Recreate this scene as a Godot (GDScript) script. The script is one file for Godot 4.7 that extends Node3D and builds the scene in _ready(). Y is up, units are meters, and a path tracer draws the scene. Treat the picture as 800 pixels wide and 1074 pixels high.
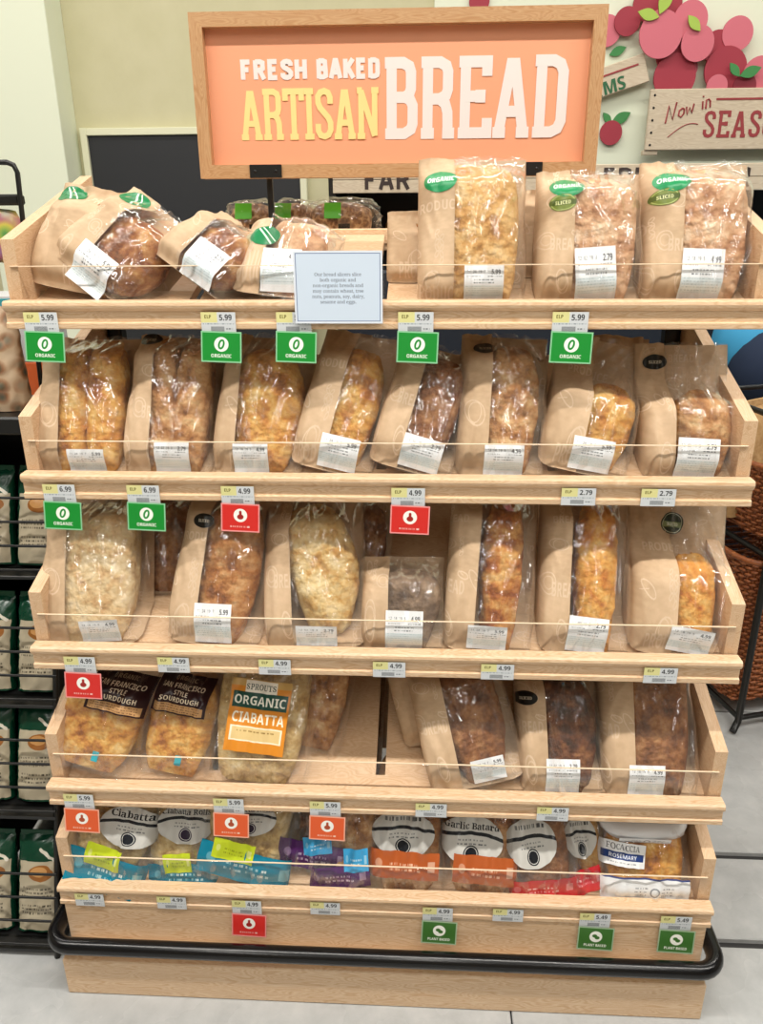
extends Node3D
# A bakery stand with five sloping shelves of bagged bread in a food shop.

var M := {}
var used := {}
var FN := {}

func _ready() -> void:
	# ---------- camera ----------
	var cam := Camera3D.new()
	cam.name = "camera"
	cam.fov = 66.0
	cam.near = 0.02
	cam.far = 60.0
	add_child(cam)
	cam.position = Vector3(0.069, 1.410, 1.061)
	cam.rotation = Vector3(-0.365, 0.053, -0.007)
	cam.current = true
	# ---------- environment and exposure ----------
	var we := WorldEnvironment.new()
	we.name = "environment"
	var e := Environment.new()
	e.background_mode = Environment.BG_COLOR
	e.background_color = Color(0.02, 0.02, 0.02)
	e.tonemap_mode = Environment.TONE_MAPPER_LINEAR
	e.tonemap_exposure = 0.95
	e.sdfgi_enabled = true
	e.ssao_enabled = true
	e.ssil_enabled = true
	we.environment = e
	add_child(we)
	# ---------- ceiling strip lights ----------
	make_materials()
	strip_light(Vector3(0, 3.35, 0.62), 17.0, 0.10, "strip light hung over the front of the bread stand")
	strip_light(Vector3(-1.35, 3.35, 2.55), 2.6, 0.08, "strip light running along the aisle, nearer the wire rack", 2.9, 90.0)
	strip_light(Vector3(0.10, 3.35, 2.55), 2.6, 0.08, "strip light running along the aisle, in line with the sign", 2.9, 90.0)
	strip_light(Vector3(1.50, 3.35, 2.55), 2.6, 0.08, "strip light running along the aisle, nearer the baskets", 2.9, 90.0)
	strip_light(Vector3(0, 3.35, -1.55), 7.5, 0.08, "strip light hung over the passage before the back wall")
	build_room()
	build_stand()
	build_sign()
	build_bags()
	build_film_packs()
	build_tags()
	build_notice()
	build_back_row()
	build_wall_decor()
	build_produce_case()
	build_left_rack()
	build_baskets()
	build_person()

# ---------------------------------------------------------------- node helpers
func numbered(n: String) -> String:
	var k: int = used.get(n, 0)
	used[n] = k + 1
	return n if k == 0 else "%s_%03d" % [n, k]

func thing(called: String, label: String, category: String, at := Vector3.ZERO, group := "") -> Node3D:
	var o := Node3D.new()
	o.name = numbered(called)
	add_child(o)
	o.position = at
	tag(o, label, category, group)
	return o

func tag(o: Node3D, label: String, category: String, group := "") -> void:
	o.set_meta("label", label)
	o.set_meta("category", category)
	if group != "":
		o.set_meta("group", group)

func part(called: String, mesh: Mesh, m: Material, parent: Node3D, at := Vector3.ZERO, label := "") -> MeshInstance3D:
	var o := MeshInstance3D.new()
	o.name = called
	o.mesh = mesh
	o.material_override = m
	o.cast_shadow = GeometryInstance3D.SHADOW_CASTING_SETTING_ON
	parent.add_child(o, true)
	o.position = at
	if label != "":
		o.set_meta("label", label)
	return o

func single(called: String, mesh: Mesh, m: Material, at: Vector3, label: String, category: String, group := "") -> MeshInstance3D:
	var o := part(numbered(called), mesh, m, self, at)
	tag(o, label, category, group)
	return o

func struct(called: String, mesh: Mesh, m: Material, at := Vector3.ZERO, parent: Node3D = self) -> MeshInstance3D:
	var o := part(called, mesh, m, parent, at)
	if parent == self:
		o.set_meta("kind", "structure")
	return o

# ---------------------------------------------------------------- mesh helpers
func raw_mesh(v: PackedVector3Array, n: PackedVector3Array, uv: PackedVector2Array, idx: PackedInt32Array) -> ArrayMesh:
	var a := []
	a.resize(Mesh.ARRAY_MAX)
	a[Mesh.ARRAY_VERTEX] = v
	a[Mesh.ARRAY_NORMAL] = n
	if uv.size() == v.size():
		a[Mesh.ARRAY_TEX_UV] = uv
	a[Mesh.ARRAY_INDEX] = idx
	var m := ArrayMesh.new()
	m.add_surface_from_arrays(Mesh.PRIMITIVE_TRIANGLES, a)
	return m

# a smooth sheet of nu x nv points, u to the right and v up as seen from the side its normals point to
func grid_mesh(p: PackedVector3Array, nu: int, nv: int, uv := PackedVector2Array()) -> ArrayMesh:
	var n := PackedVector3Array()
	n.resize(p.size())
	var own_uv := uv.size() != p.size()
	if own_uv:
		uv = PackedVector2Array()
		uv.resize(p.size())
	for j in nv:
		for i in nu:
			var k := j * nu + i
			var a := p[j * nu + mini(i + 1, nu - 1)] - p[j * nu + maxi(i - 1, 0)]
			var b := p[mini(j + 1, nv - 1) * nu + i] - p[maxi(j - 1, 0) * nu + i]
			var c := a.cross(b)
			n[k] = c.normalized() if c.length() > 1e-14 else Vector3.UP
			if own_uv:
				uv[k] = Vector2(float(i) / (nu - 1), 1.0 - float(j) / (nv - 1))
	var idx := PackedInt32Array()
	for j in nv - 1:
		for i in nu - 1:
			var k := j * nu + i
			idx.append_array([k, k + nu, k + nu + 1, k, k + nu + 1, k + 1])
	return raw_mesh(p, n, uv, idx)

func st_new() -> SurfaceTool:
	var st := SurfaceTool.new()
	st.begin(Mesh.PRIMITIVE_TRIANGLES)
	st.set_smooth_group(-1)
	return st

func tri(st: SurfaceTool, a: Vector3, b: Vector3, c: Vector3) -> void:
	st.add_vertex(a)
	st.add_vertex(b)
	st.add_vertex(c)

# quad given counter-clockwise as seen from outside
func quad(st: SurfaceTool, a: Vector3, b: Vector3, c: Vector3, d: Vector3) -> void:
	tri(st, a, c, b)
	tri(st, a, d, c)

func done(st: SurfaceTool) -> ArrayMesh:
	st.generate_normals()
	return st.commit()

# box with chamfered edges
func box_into(st: SurfaceTool, c: Vector3, s: Vector3, bev := 0.002, t := Transform3D()) -> void:
	var h := s * 0.5
	var b := minf(bev, minf(h.x, minf(h.y, h.z)) * 0.9)
	var hh := [h.x, h.y, h.z]
	for ax in 3:
		var u := (ax + 1) % 3
		var w := (ax + 2) % 3
		for sg in [-1.0, 1.0]:
			var q := []
			for cr in [[-1, -1], [1, -1], [1, 1], [-1, 1]]:
				var v := [0.0, 0.0, 0.0]
				v[ax] = hh[ax] * sg
				v[u] = (hh[u] - b) * cr[0]
				v[w] = (hh[w] - b) * cr[1]
				q.append(t * (c + Vector3(v[0], v[1], v[2])))
			if sg > 0:
				quad(st, q[0], q[1], q[2], q[3])
			else:
				quad(st, q[3], q[2], q[1], q[0])
	for ax in 3:
		var u := (ax + 1) % 3
		var w := (ax + 2) % 3
		for su in [-1.0, 1.0]:
			for sw in [-1.0, 1.0]:
				var e := []
				for k in 4:
					var v := [0.0, 0.0, 0.0]
					v[ax] = (hh[ax] - b) * (-1.0 if k == 0 or k == 3 else 1.0)
					v[u] = (hh[u] if k < 2 else hh[u] - b) * su
					v[w] = (hh[w] - b if k < 2 else hh[w]) * sw
					e.append(t * (c + Vector3(v[0], v[1], v[2])))
				if su * sw > 0:
					quad(st, e[0], e[1], e[2], e[3])
				else:
					quad(st, e[3], e[2], e[1], e[0])
	for sx in [-1.0, 1.0]:
		for sy in [-1.0, 1.0]:
			for sz in [-1.0, 1.0]:
				var a := t * (c + Vector3(h.x * sx, (h.y - b) * sy, (h.z - b) * sz))
				var d := t * (c + Vector3((h.x - b) * sx, h.y * sy, (h.z - b) * sz))
				var f := t * (c + Vector3((h.x - b) * sx, (h.y - b) * sy, h.z * sz))
				if sx * sy * sz > 0:
					tri(st, a, f, d)
				else:
					tri(st, a, d, f)

func box(s: Vector3, bev := 0.002) -> ArrayMesh:
	var st := st_new()
	box_into(st, Vector3.ZERO, s, bev)
	return done(st)

# polygon in (a, b) pushed along the third axis; axis 0: (z, y) along x, axis 2: (x, y) along z
func prism_into(st: SurfaceTool, poly: PackedVector2Array, lo: float, hi: float, axis := 2, t := Transform3D()) -> void:
	var tris := Geometry2D.triangulate_polygon(poly)
	var at := func(p: Vector2, d: float) -> Vector3:
		return t * (Vector3(p.x, p.y, d) if axis == 2 else Vector3(d, p.y, p.x))
	var ccw := not Geometry2D.is_polygon_clockwise(poly)
	var flip := axis != 2
	for k in range(0, tris.size(), 3):
		var a := poly[tris[k]]
		var b := poly[tris[k + 1]]
		var c := poly[tris[k + 2]]
		if (b - a).cross(c - a) < 0.0:
			var s := b
			b = c
			c = s
		if flip:
			tri(st, at.call(a, hi), at.call(b, hi), at.call(c, hi))
			tri(st, at.call(a, lo), at.call(c, lo), at.call(b, lo))
		else:
			tri(st, at.call(a, hi), at.call(c, hi), at.call(b, hi))
			tri(st, at.call(a, lo), at.call(b, lo), at.call(c, lo))
	var n := poly.size()
	for k in n:
		var a := poly[k] if ccw else poly[n - 1 - k]
		var b := poly[(k + 1) % n] if ccw else poly[(2 * n - 2 - k) % n]
		if flip:
			quad(st, at.call(a, hi), at.call(b, hi), at.call(b, lo), at.call(a, lo))
		else:
			quad(st, at.call(a, lo), at.call(b, lo), at.call(b, hi), at.call(a, hi))

func prism(poly: PackedVector2Array, lo: float, hi: float, axis := 2) -> ArrayMesh:
	var st := st_new()
	prism_into(st, poly, lo, hi, axis)
	return done(st)

# round tube along a polyline
func tube(pts: PackedVector3Array, r: float, seg := 10, closed := false) -> ArrayMesh:
	var st := SurfaceTool.new()
	st.begin(Mesh.PRIMITIVE_TRIANGLES)
	tube_into(st, pts, r, seg, closed)
	st.generate_normals()
	return st.commit()

func tube_into(st: SurfaceTool, pts: PackedVector3Array, r: float, seg := 10, closed := false) -> void:
	st.set_smooth_group(0)
	var n := pts.size()
	var rings := []
	var side := Vector3.ZERO
	for i in n:
		var a := pts[(i - 1 + n) % n] if closed or i > 0 else pts[i]
		var b := pts[(i + 1) % n] if closed or i < n - 1 else pts[i]
		var d := (b - a).normalized()
		if side == Vector3.ZERO:
			side = d.cross(Vector3.UP if absf(d.y) < 0.9 else Vector3.RIGHT).normalized()
		side = (side - d * side.dot(d)).normalized()
		var up := side.cross(d)
		var ring := PackedVector3Array()
		for k in seg:
			var t := TAU * k / seg
			ring.append(pts[i] + (side * cos(t) + up * sin(t)) * r)
		rings.append(ring)
	for i in (n if closed else n - 1):
		var p: PackedVector3Array = rings[i]
		var q: PackedVector3Array = rings[(i + 1) % n]
		for k in seg:
			quad(st, p[k], q[k], q[(k + 1) % seg], p[(k + 1) % seg])
	if not closed:
		st.set_smooth_group(-1)
		for k in range(1, seg - 1):
			tri(st, rings[0][0], rings[0][k + 1], rings[0][k])
			tri(st, rings[n - 1][0], rings[n - 1][k], rings[n - 1][k + 1])

func blob(r: Vector3, seed_ := 1, amp := 0.05, nu := 20, nv := 14, ex := 1.0) -> ArrayMesh:
	var f := noise(seed_, 1.3)
	var p := PackedVector3Array()
	for j in nv:
		var la := -PI / 2 + PI * j / (nv - 1)
		for i in nu:
			var lo := TAU * i / (nu - 1)
			var d := Vector3(pw(cos(la), ex) * pw(sin(lo), ex), pw(sin(la), ex), pw(cos(la), ex) * pw(cos(lo), ex))
			var k := 1.0 + amp * f.get_noise_3dv(d)
			p.append(d * r * k)
	return grid_mesh(p, nu, nv)

func pw(x: float, e: float) -> float:
	return signf(x) * pow(absf(x), e)

func disc_poly(r: Vector2, n := 28) -> PackedVector2Array:
	var p := PackedVector2Array()
	for k in n:
		p.append(Vector2(cos(TAU * k / n) * r.x, sin(TAU * k / n) * r.y))
	return p

func noise(s: int, freq: float, octaves := 3) -> FastNoiseLite:
	var key := "%d_%f_%d" % [s, freq, octaves]
	if not FN.has(key):
		var f := FastNoiseLite.new()
		f.seed = s
		f.noise_type = FastNoiseLite.TYPE_SIMPLEX_SMOOTH
		f.frequency = freq
		f.fractal_octaves = octaves
		FN[key] = f
	return FN[key]

# ---------------------------------------------------------------- textures
func tight(stops: Array) -> Array:
	var o := []
	for s in stops:
		o.append([0.5 + (s[0] - 0.5) * 0.75, s[1]])
	return o

func ramp(stops: Array) -> Gradient:
	var g := Gradient.new()
	var o := PackedFloat32Array()
	var c := PackedColorArray()
	for s in stops:
		o.append(s[0])
		c.append(s[1])
	g.offsets = o
	g.colors = c
	return g

func ntex(s: int, freq: float, stops: Array, size := 512, kind := FastNoiseLite.TYPE_SIMPLEX_SMOOTH, oct := 4, warp := 0.0, gain := 0.5) -> NoiseTexture2D:
	var f := FastNoiseLite.new()
	f.seed = s
	f.noise_type = kind
	f.frequency = freq
	f.fractal_octaves = oct
	f.fractal_gain = gain
	if warp > 0.0:
		f.domain_warp_enabled = true
		f.domain_warp_amplitude = warp
		f.domain_warp_frequency = freq * 0.7
	var t := NoiseTexture2D.new()
	t.width = size
	t.height = size
	t.seamless = true
	t.noise = f
	if stops.size() > 0:
		t.color_ramp = ramp(stops)
	return t

func mat(called: String, c: Color, rough := 0.6, spec := 0.5, metal := 0.0) -> StandardMaterial3D:
	var m := StandardMaterial3D.new()
	m.resource_name = called
	m.albedo_color = c
	m.roughness = rough
	m.metallic_specular = spec
	m.metallic = metal
	M[called] = m
	return m

func triplanar(m: StandardMaterial3D, tex: Texture2D, scale: Vector3, world := false) -> StandardMaterial3D:
	m.albedo_texture = tex
	m.uv1_triplanar = true
	m.uv1_world_triplanar = world
	m.uv1_scale = scale
	return m

func relief(m: StandardMaterial3D, tex: Texture2D, cm: float) -> StandardMaterial3D:
	m.heightmap_enabled = true
	m.heightmap_texture = tex
	m.heightmap_scale = cm
	return m

func hexc(s: String) -> Color:
	return Color.html(s)

func bands(a: Color, b: Color, n: int, seed_: int) -> Array:
	var r := RandomNumberGenerator.new()
	r.seed = seed_
	var s := []
	for k in n:
		s.append([float(k) / (n - 1), a.lerp(b, (0.75 if k % 2 == 0 else 0.1) * r.randf_range(0.5, 1.0))])
	return s

func make_materials() -> void:
	var maple := ntex(3, 0.006, bands(hexc("e6cbab"), hexc("c59a6e"), 22, 5), 1024, FastNoiseLite.TYPE_SIMPLEX_SMOOTH, 2, 40.0)
	var maple2 := ntex(8, 0.006, bands(hexc("dfc2a0"), hexc("bf936a"), 22, 9), 1024, FastNoiseLite.TYPE_SIMPLEX_SMOOTH, 2, 40.0)
	triplanar(mat("wood_along", Color.WHITE, 0.42), maple, Vector3(0.8, 5.0, 5.0), true)
	triplanar(mat("wood_deep", Color.WHITE, 0.42), maple2, Vector3(5.0, 5.0, 0.9), true)
	triplanar(mat("wood_board", Color.WHITE, 0.45), maple2, Vector3(1.0, 3.5, 3.5), true)
	triplanar(mat("wood_frame", hexc("dccab4"), 0.4), maple, Vector3(0.9, 6.0, 6.0), true)
	triplanar(mat("wood_frame_upright", hexc("dccab4"), 0.4), maple, Vector3(6.0, 0.9, 6.0), true)
	mat("black_metal", hexc("141414"), 0.35)
	mat("black_rubber", hexc("08080b"), 0.22)
	mat("joint_sealant", hexc("2a2a2a"), 0.7)
	# painted walls, concrete
	var plaster := ntex(21, 0.02, [[0.0, hexc("cac5a0")], [0.5, hexc("cdc8a4")], [1.0, hexc("d0cba8")]], 512)
	relief(triplanar(mat("cream_wall", Color.WHITE, 0.8), plaster, Vector3(0.6, 0.6, 0.6), true), ntex(22, 0.12, [], 256), 0.05)
	mat("mint_wall", hexc("e8eed8"), 0.75)
	mat("trim_cream", hexc("e6e6c8"), 0.5)
	var conc := ntex(31, 0.012, [[0.0, hexc("a4a6a6")], [0.35, hexc("adafaf")], [0.6, hexc("b2b4b4")], [1.0, hexc("bcbdbc")]], 1024, FastNoiseLite.TYPE_SIMPLEX_SMOOTH, 7, 0.0, 0.68)
	var cm := triplanar(mat("concrete", Color.WHITE, 0.32), conc, Vector3(0.9, 0.9, 0.9), true)
	cm.roughness_texture = ntex(33, 0.02, [[0.0, Color(0.75, 0.75, 0.75)], [1.0, Color(1, 1, 1)]], 256)
	mat("ceiling_grey", hexc("8a8a86"), 0.9)
	mat("shop_wall", hexc("8f8778"), 0.8)
	mat("leaf_dark", hexc("10402c"), 0.3)
	mat("fitting_white", hexc("d8d8d4"), 0.6)
	mat("glow", Color.WHITE, 0.5)
	M.glow.emission_enabled = true
	M.glow.emission = hexc("fff6e8")
	M.glow.emission_energy_multiplier = 3.0
	# clear plastics
	var film := mat("film", Color(1, 1, 1, 0.012), 0.10, 0.5)
	film.transparency = BaseMaterial3D.TRANSPARENCY_ALPHA
	film.cull_mode = BaseMaterial3D.CULL_DISABLED
	var acr := mat("acrylic", Color(1, 1, 1, 0.0), 0.02, 0.36)
	acr.transparency = BaseMaterial3D.TRANSPARENCY_ALPHA
	mat("acrylic_edge", hexc("e8d2b4"), 0.25)
	# kraft paper
	var kt := kraft_texture()
	var km := mat("kraft", Color.WHITE, 0.7, 0.4)
	km.albedo_texture = kt
	relief(km, null, 0.0)
	km.heightmap_enabled = false
	triplanar(mat("kraft_plain", Color.WHITE, 0.75, 0.4), ntex(41, 0.05, [[0.0, hexc("a98358")], [0.5, hexc("b8925f").lerp(hexc("b89468"), 0.5)], [1.0, hexc("c6a379")]], 256), Vector3(5, 5, 5))
	# crusts
	crust("golden", 51, [[0.0, hexc("8a4a1a")], [0.3, hexc("c58438")], [0.55, hexc("dca955")], [0.8, hexc("eccb85")], [1.0, hexc("f3ddaa")]])
	crust("dark", 52, [[0.0, hexc("4a2410")], [0.35, hexc("7d4620")], [0.6, hexc("a56c38")], [0.85, hexc("c79a62")], [1.0, hexc("dcbd92")]])
	crust("rosy", 53, [[0.0, hexc("a07050")], [0.35, hexc("c89c78")], [0.65, hexc("deba9a")], [1.0, hexc("f0dcc6")]])
	crust("tan", 54, [[0.0, hexc("6f4020")], [0.35, hexc("b07c48")], [0.6, hexc("cda070")], [0.85, hexc("e0c294")], [1.0, hexc("eedcb8")]])
	crust("brown", 55, [[0.0, hexc("4c2a16")], [0.4, hexc("80502c")], [0.65, hexc("9d6c42")], [1.0, hexc("bb9066")]])
	crust("floured", 56, [[0.0, hexc("b08858")], [0.3, hexc("d4b384")], [0.6, hexc("e2cfa8")], [1.0, hexc("efe4cb")]])
	crust("amber", 57, [[0.0, hexc("6a3814")], [0.35, hexc("a2662c")], [0.6, hexc("c8925a")], [1.0, hexc("e6c79c")]])
	crust("pale", 58, [[0.0, hexc("a8722e")], [0.3, hexc("d0a862")], [0.55, hexc("e4cf9c")], [1.0, hexc("f2e8c8")]])
	crust("grey", 59, [[0.0, hexc("4e3e34")], [0.4, hexc("776456")], [0.7, hexc("94806e")], [1.0, hexc("b4a492")]])
	crust("crusty", 60, [[0.0, hexc("7a3a10")], [0.35, hexc("b0682a")], [0.6, hexc("d29a52")], [1.0, hexc("eccf95")]])
	crust("cheese", 61, [[0.0, hexc("8c4214")], [0.3, hexc("c67c2c")], [0.55, hexc("e2a850")], [1.0, hexc("f4d590")]])
	crust("seeded", 62, [[0.0, hexc("26140c")], [0.4, hexc("4e2a16")], [0.7, hexc("7a4826")], [1.0, hexc("a4744a")]])
	crust("flat", 65, [[0.0, hexc("9a6a34")], [0.3, hexc("cc9c58")], [0.6, hexc("e2bd80")], [1.0, hexc("f0d8ac")]])
	crust("focaccia", 63, [[0.0, hexc("6e3408")], [0.35, hexc("b4711e")], [0.6, hexc("d99c3c")], [1.0, hexc("f0c878")]])
	crust("crumbly", 64, [[0.0, hexc("8a6a3a")], [0.4, hexc("c4a76c")], [0.7, hexc("dcc692")], [1.0, hexc("ece0bc")]])

func crust(called: String, s: int, stops: Array) -> void:
	var m := triplanar(mat("crust_" + called, Color(0.96, 0.925, 0.87), 0.62, 0.4), ntex(s, 0.010, tight(stops), 512, FastNoiseLite.TYPE_SIMPLEX_SMOOTH, 7, 10.0, 0.62), Vector3(4.0, 4.0, 4.0))
	relief(m, ntex(s % 4 + 100, 0.05, [], 256, FastNoiseLite.TYPE_SIMPLEX_SMOOTH, 5), 0.5)

# ---------------------------------------------------------------- lettering drawn into pictures
var fonts := {}
func font(which: String) -> RID:
	if not fonts.has(which):
		var f := SystemFont.new()
		f.font_names = PackedStringArray([{"s": "Droid Sans", "b": "Droid Sans", "r": "Droid Serif", "R": "Droid Serif", "m": "Droid Sans Mono"}[which]])
		f.font_weight = 700 if which in ["b", "R"] else 400
		fonts[which] = f
	return fonts[which].get_rids()[0]

func text_width(s: String, size: int, which := "b", xs := 1.0) -> float:
	var ts := TextServerManager.get_primary_interface()
	var fr := font(which)
	var w := 0.0
	for ch in s:
		w += ts.font_get_glyph_advance(fr, size, ts.font_get_glyph_index(fr, size, ch.unicode_at(0), 0)).x * xs
	return w

# writes s centred on (cx, baseline y)
func write(im: Image, s: String, cx: float, y: float, size: int, col: Color, which := "b", xs := 1.0, slant := 0.0) -> void:
	var ts := TextServerManager.get_primary_interface()
	var fr := font(which)
	var sz := Vector2i(size, 0)
	var x := cx - text_width(s, size, which, xs) * 0.5
	for ch in s:
		var gi := ts.font_get_glyph_index(fr, size, ch.unicode_at(0), 0)
		ts.font_render_glyph(fr, sz, gi)
		var ti := ts.font_get_glyph_texture_idx(fr, sz, gi)
		if ti >= 0:
			var src := ts.font_get_texture_image(fr, sz, ti)
			var r := ts.font_get_glyph_uv_rect(fr, sz, gi)
			var off := ts.font_get_glyph_offset(fr, sz, gi)
			for py in int(r.size.y):
				var ty := int(y + off.y + py)
				if ty < 0 or ty >= im.get_height():
					continue
				var sh := -slant * (off.y + py)
				for px in int(ceil(r.size.x * xs)):
					var tx := int(x + off.x * xs + px + sh)
					if tx < 0 or tx >= im.get_width():
						continue
					var a := src.get_pixel(int(r.position.x) + mini(int(px / xs), int(r.size.x) - 1), int(r.position.y) + py).a
					if a > 0.02:
						im.set_pixel(tx, ty, im.get_pixel(tx, ty).lerp(col, a))
		x += ts.font_get_glyph_advance(fr, size, gi).x * xs

# unreadably small print: rows of short strokes
func small_print(im: Image, r: Rect2i, rows: int, col: Color, seed_: int, thick := 3) -> void:
	var g := RandomNumberGenerator.new()
	g.seed = seed_
	for k in rows:
		var y := r.position.y + int((k + 0.5) * r.size.y / rows) - thick / 2
		var x := r.position.x + g.randi_range(0, 6)
		while x < r.position.x + r.size.x - 8:
			var w := g.randi_range(5, 20)
			var c := col
			c.a = g.randf_range(0.55, 1.0)
			for px in range(x, mini(x + w, r.position.x + r.size.x)):
				if g.randf() < 0.75:
					for py in thick:
						im.set_pixel(px, y + py, im.get_pixel(px, y + py).lerp(Color(col, 1), c.a))
			x += w + g.randi_range(4, 8)

func disc(im: Image, c: Vector2, r: Vector2, col: Color) -> void:
	for y in range(maxi(0, int(c.y - r.y)), mini(im.get_height(), int(c.y + r.y) + 1)):
		for x in range(maxi(0, int(c.x - r.x)), mini(im.get_width(), int(c.x + r.x) + 1)):
			var d := Vector2((x - c.x) / r.x, (y - c.y) / r.y).length()
			if d < 1.0:
				im.set_pixel(x, y, im.get_pixel(x, y).lerp(col, clampf((1.0 - d) * r.x * 0.7, 0, 1)))

func ring(im: Image, c: Vector2, r: float, w: float, col: Color, sq := 1.0, turn := 0.0) -> void:
	var n := int(r * 9)
	for k in n:
		var t := TAU * k / n
		var p := c + Vector2(cos(t) * r * sq, sin(t) * r).rotated(turn)
		stamp(im, p, w, col)

func stamp(im: Image, p: Vector2, w: float, col: Color) -> void:
	for y in range(int(p.y - w), int(p.y + w) + 1):
		for x in range(int(p.x - w), int(p.x + w) + 1):
			if x >= 0 and y >= 0 and x < im.get_width() and y < im.get_height() and Vector2(x - p.x, y - p.y).length() <= w:
				im.set_pixel(x, y, col)

func line(im: Image, a: Vector2, b: Vector2, w: float, col: Color) -> void:
	var n := int(a.distance_to(b)) + 1
	for k in n + 1:
		stamp(im, a.lerp(b, float(k) / n), w, col)

func picture(im: Image) -> ImageTexture:
	im.generate_mipmaps()
	return ImageTexture.create_from_image(im)

func print_mat(called: String, im: Image, rough := 0.45) -> StandardMaterial3D:
	var m := mat(called, Color.WHITE, rough)
	m.albedo_texture = picture(im)
	m.texture_repeat = false
	return m

func kraft_texture() -> ImageTexture:
	var w := 512
	var im := Image.create(w, w, false, Image.FORMAT_RGB8)
	var f := noise(77, 0.05, 4)
	var f2 := noise(78, 0.008, 2)
	for y in w:
		for x in w:
			var v := f.get_noise_2d(x * 0.6, y * 1.4) * 0.03 + f2.get_noise_2d(x, y) * 0.06
			im.set_pixel(x, y, Color(0.765 + v, 0.655 + v, 0.53 + v))
	# pale printed drawings of rolls, wheat and wording
	var g := RandomNumberGenerator.new()
	g.seed = 5
	var ink := Color(0.825, 0.73, 0.62)
	for k in 26:
		var c := Vector2(g.randf_range(20, w - 20), g.randf_range(20, w - 20))
		var r := g.randf_range(14, 30)
		match k % 3:
			0:
				ring(im, c, r, 1.3, ink, g.randf_range(0.6, 1.0), g.randf() * PI)
				ring(im, c, r * 0.6, 1.0, ink)
			1:
				ring(im, c, r, 1.3, ink, 0.4, g.randf() * PI)
				line(im, c, c + Vector2(r, 0).rotated(g.randf() * TAU), 1.0, ink)
			2:
				for q in 5:
					ring(im, c + Vector2(0, -q * 11), 7, 1.0, ink, 0.5, 0.6 if q % 2 == 0 else -0.6)
	for y in [150, 330, 505]:
		write(im, "PRODUCE", 110, y, 34, ink, "b", 0.8)
		write(im, "BREAD", 330, y - 70, 30, ink, "b", 0.8)
	return picture(im)

# ---------------------------------------------------------------- room
func strip_light(at: Vector3, energy: float, wide: float, label: String, long := 7.1, turn := 0.0) -> void:
	var o := thing("ceiling_light", label, "light", at, "ceiling strip lights")
	o.rotation_degrees.y = turn
	part("housing", box(Vector3(long + 0.1, 0.06, 0.20), 0.006), M.fitting_white, o, Vector3(0, 0.035, 0))
	part("diffuser_glow", box(Vector3(long, 0.012, wide), 0.003), M.glow, o, Vector3(0, 0.0, 0))
	var l := AreaLight3D.new()
	l.name = "lamp"
	l.area_size = Vector2(long, wide)
	l.area_normalize_energy = true
	l.light_energy = energy
	l.light_color = hexc("fffaf2")
	l.area_range = 12.0
	l.shadow_enabled = true
	o.add_child(l)
	l.position = Vector3(0, -0.012, 0)
	l.rotation_degrees = Vector3(-90, 0, 0)

func build_room() -> void:
	var fl := Node3D.new()
	fl.name = "floor"
	fl.set_meta("kind", "structure")
	add_child(fl)
	part("sub_floor", box(Vector3(9.4, 0.1, 8.0), 0.001), M.joint_sealant, fl, Vector3(0, -0.062, 0.2))
	var zs := [-3.4, -2.2, -0.985, -0.405, -0.165, 0.95, 2.1, 3.3, 4.2]
	for k in zs.size() - 1:
		var a: float = zs[k] + 0.004
		var b: float = zs[k + 1] - (0.004 if k != 2 and k != 3 else 0.016)
		for x in [-3.35, -0.95, 1.45, 3.85]:
			part("concrete_slab", box(Vector3(2.397, 0.05, b - a), 0.002), M.concrete, fl, Vector3(x, -0.025, (a + b) * 0.5))
	struct("wall_back", box(Vector3(9.6, 3.9, 0.12), 0.001), M.cream_wall, Vector3(0, 1.85, -2.66))
	struct("wall_left", box(Vector3(0.12, 3.9, 7.2), 0.001), M.shop_wall, Vector3(-4.56, 1.85, 0.7))
	struct("wall_right", box(Vector3(0.12, 3.9, 7.2), 0.001), M.shop_wall, Vector3(4.66, 1.85, 0.7))
	struct("wall_front", box(Vector3(9.6, 3.9, 0.12), 0.001), M.shop_wall, Vector3(0, 1.85, 4.06))
	struct("ceiling", box(Vector3(9.6, 0.12, 7.4), 0.001), M.ceiling_grey, Vector3(0, 3.72, 0.7))
	# pilaster at the end of the back wall
	struct("wall_pilaster", box(Vector3(0.36, 3.7, 0.16), 0.003), M.mint_wall, Vector3(-1.597, 1.85, -2.52))

# ---------------------------------------------------------------- the stand
const SHELF := [[1.233, -0.218, 0.30], [0.952, -0.179, 0.38], [0.657, -0.110, 0.38], [0.386, -0.077, 0.38], [0.174, -0.048, 0.38]]
const BACK := -0.60

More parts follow.
